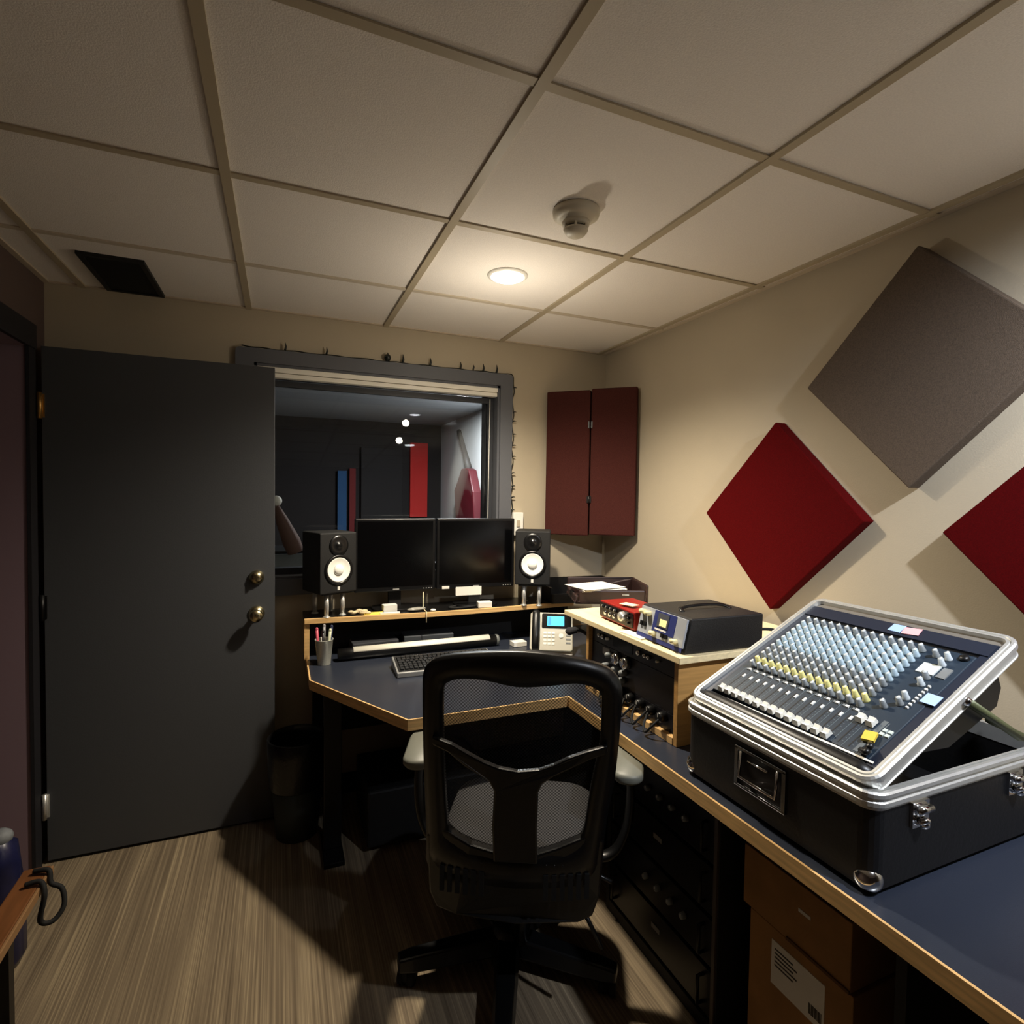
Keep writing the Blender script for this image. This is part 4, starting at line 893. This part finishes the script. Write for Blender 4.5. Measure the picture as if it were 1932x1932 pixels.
# yoke: V bar and spine
a = new(MCh, cpl)
vt_ = [(-.150, .893), (-.10, .878), (-.06, .858), (-.02, .838), (.017, .825), (.062, .818), (.114, .824), (.15, .838), (.184, .856), (.23, .872), (.278, .884)]
vb_ = [(.278, .862), (.235, .848), (.194, .828), (.15, .806), (.122, .785), (.112, .760), (.110, .66), (.112, .56), (.0, .56), (-.002, .66), (.004, .760), (-.008, .785), (-.035, .803), (-.067, .820), (-.11, .855), (-.150, .870)]
sheet_solid(a, vt_+vb_, .018, .022); a.build('back_yoke', ch, .005)
# lower shell
a = new(MCh, cpl)
low = [(-.180, .60), (-.150, .628), (-.118, .620), (-.06, .590), (0, .576), (.05, .572), (.11, .576), (.16, .594), (.20, .612), (.235, .626), (.280, .61), (.272, .444), (.255, .385), (.217, .367), (.051, .362), (-.106, .370), (-.160, .385), (-.178, .430)]
sheet_solid(a, low, .03, .004); lsh = a.build('lower_shell', ch, .006)
for s0 in (-.135, .135):
    for k in range(6):
        x = s0+.05+(k-2.5)*.021; z = .535-.012*abs(k-2.5 if s0 > 0 else 2.5-k)*0; a = new(MCh, mat('vent slot', '#030303', .8)); y = ysurf(x, z)-.0055; a.bx(x-SH-.006, x-SH+.006, y-.003, y+.003, .455, .520); a.build('vent_slot', lsh)
        a = new(MCh, satin_m); a.ball((x-SH, y-.001, .545), .004, n=8); a.build('stud', lsh)
# seat
a = new(MCh, mat('seat fabric', '#3a393a', .9, bump=.4, bscale=400))
def loop(sx, sy, z, r): return [(x, y, z) for x, y in rrect(-sx, sx, -.235, -.235+sy, r, 6)]
lp = [loop(.20, .44, .425, .08), loop(.232, .47, .435, .10), loop(.238, .475, .46, .10), loop(.225, .46, .488, .10), loop(.16, .40, .498, .09)]
n = len(lp[0]); vs = [p for L in lp for p in L]; fs = [(k*n+i, k*n+(i+1) % n, (k+1)*n+(i+1) % n, (k+1)*n+i) for k in range(4) for i in range(n)] + [tuple(range(n-1, -1, -1)), tuple(4*n+i for i in range(n))]
a.add(vs, fs, smooth=True); a.build('seat_cushion', ch)
a = new(MCh, cpl); a.bx(-.10, .10, -.20, .10, .375, .425); a.tube([(0, -.10, .385), (.01, -.18, .375), (.02, -.225, .39)], [.045, .040, .032], 12, flat=.5); a.build('mechanism', ch, .008)
a = new(MCh, cpl); a.tube([(.10, -.05, .39), (.22, -.08, .385), (.27, -.10, .375)], .006, 8); a.tube([(.10, -.12, .39), (.20, -.19, .33), (.24, -.20, .26)], .006, 8); a.build('lever', ch)
a = new(MCh, satin_m); a.cyl((0, 0, .10), (0, 0, .26), .030); a.cyl((0, 0, .26), (0, 0, .385), .018, mt=chrome_m); a.build('gas_lift', ch)
# arms
padm = mat('arm pad grey', '#6e6f66', .5)
for s in (-1, 1):
    a = new(MCh, cpl); a.tube(catmull([(s*.12, -.02, .40), (s*.26, -.02, .40), (s*.315, -.01, .47), (s*.330, .0, .58), (s*.322, .01, .668)], 6), [.022]*25, 10, flat=.6); ap = a.build('arm_post', ch)
    a = new(MCh, padm); M_ = MCh @ Matrix.Translation((s*.322, .0, .670)) @ Matrix.Rotation(R(s*-8), 4, 'Z'); a.M = M_
    pp = rrect(-.045, .045, -.12, .10, .04, 6); lps = [[(x*.85, y*.97, 0) for x, y in pp], [(x, y, .008) for x, y in pp], [(x, y, .020) for x, y in pp], [(x*.86, y*.96, .028) for x, y in pp]]
    n = len(pp); vs = [p for L in lps for p in L]; fs = [(k*n+i, k*n+(i+1) % n, (k+1)*n+(i+1) % n, (k+1)*n+i) for k in range(3) for i in range(n)] + [tuple(range(n-1, -1, -1)), tuple(3*n+i for i in range(n))]
    a.add(vs, fs, smooth=True); a.build('arm_pad', ap, label='grey arm pad')
# base
MB_ = TR(.670, 1.572, 0, TH+R(4))
a = new(MB_, cpl); a.lathe([(.05, .055), (.055, .07), (.05, .115), (.035, .13)], 24); a.build('hub', ch)
for k in range(5):
    an = R(-90+72*k); Mr = MB_ @ Matrix.Rotation(an, 4, 'Z')
    a = new(Mr, cpl); vs = []
    for x, wd, z0_, z1_ in ((.03, .040, .055, .108), (.16, .036, .054, .104), (.30, .031, .054, .098), (.345, .026, .058, .092)):
        vs += [(x, -wd, z0_), (x, wd, z0_), (x, wd*.75, z1_), (x, -wd*.75, z1_)]
    fs = [(0, 1, 2, 3), (15, 14, 13, 12)] + [(q*4+i, (q+1)*4+i, (q+1)*4+(i+1) % 4, q*4+(i+1) % 4) for q in range(3) for i in range(4)]
    a.add(vs, fs); bl = a.build('base_leg', ch, .006)
    a = new(Mr @ Matrix.Translation((.318, 0, 0)) @ Matrix.Rotation(R(40+50*k), 4, 'Z'), rubber_m)
    for s in (-1, 1): a.tube([(.006, s*.008, .026), (.006, s*.024, .026)], .026, 18)
    a.cyl((0, 0, .03), (0, 0, .068), .008, mt=steel_m); a.bx(-.016, .02, -.007, .007, .02, .052, cpl); a.build('caster', bl)
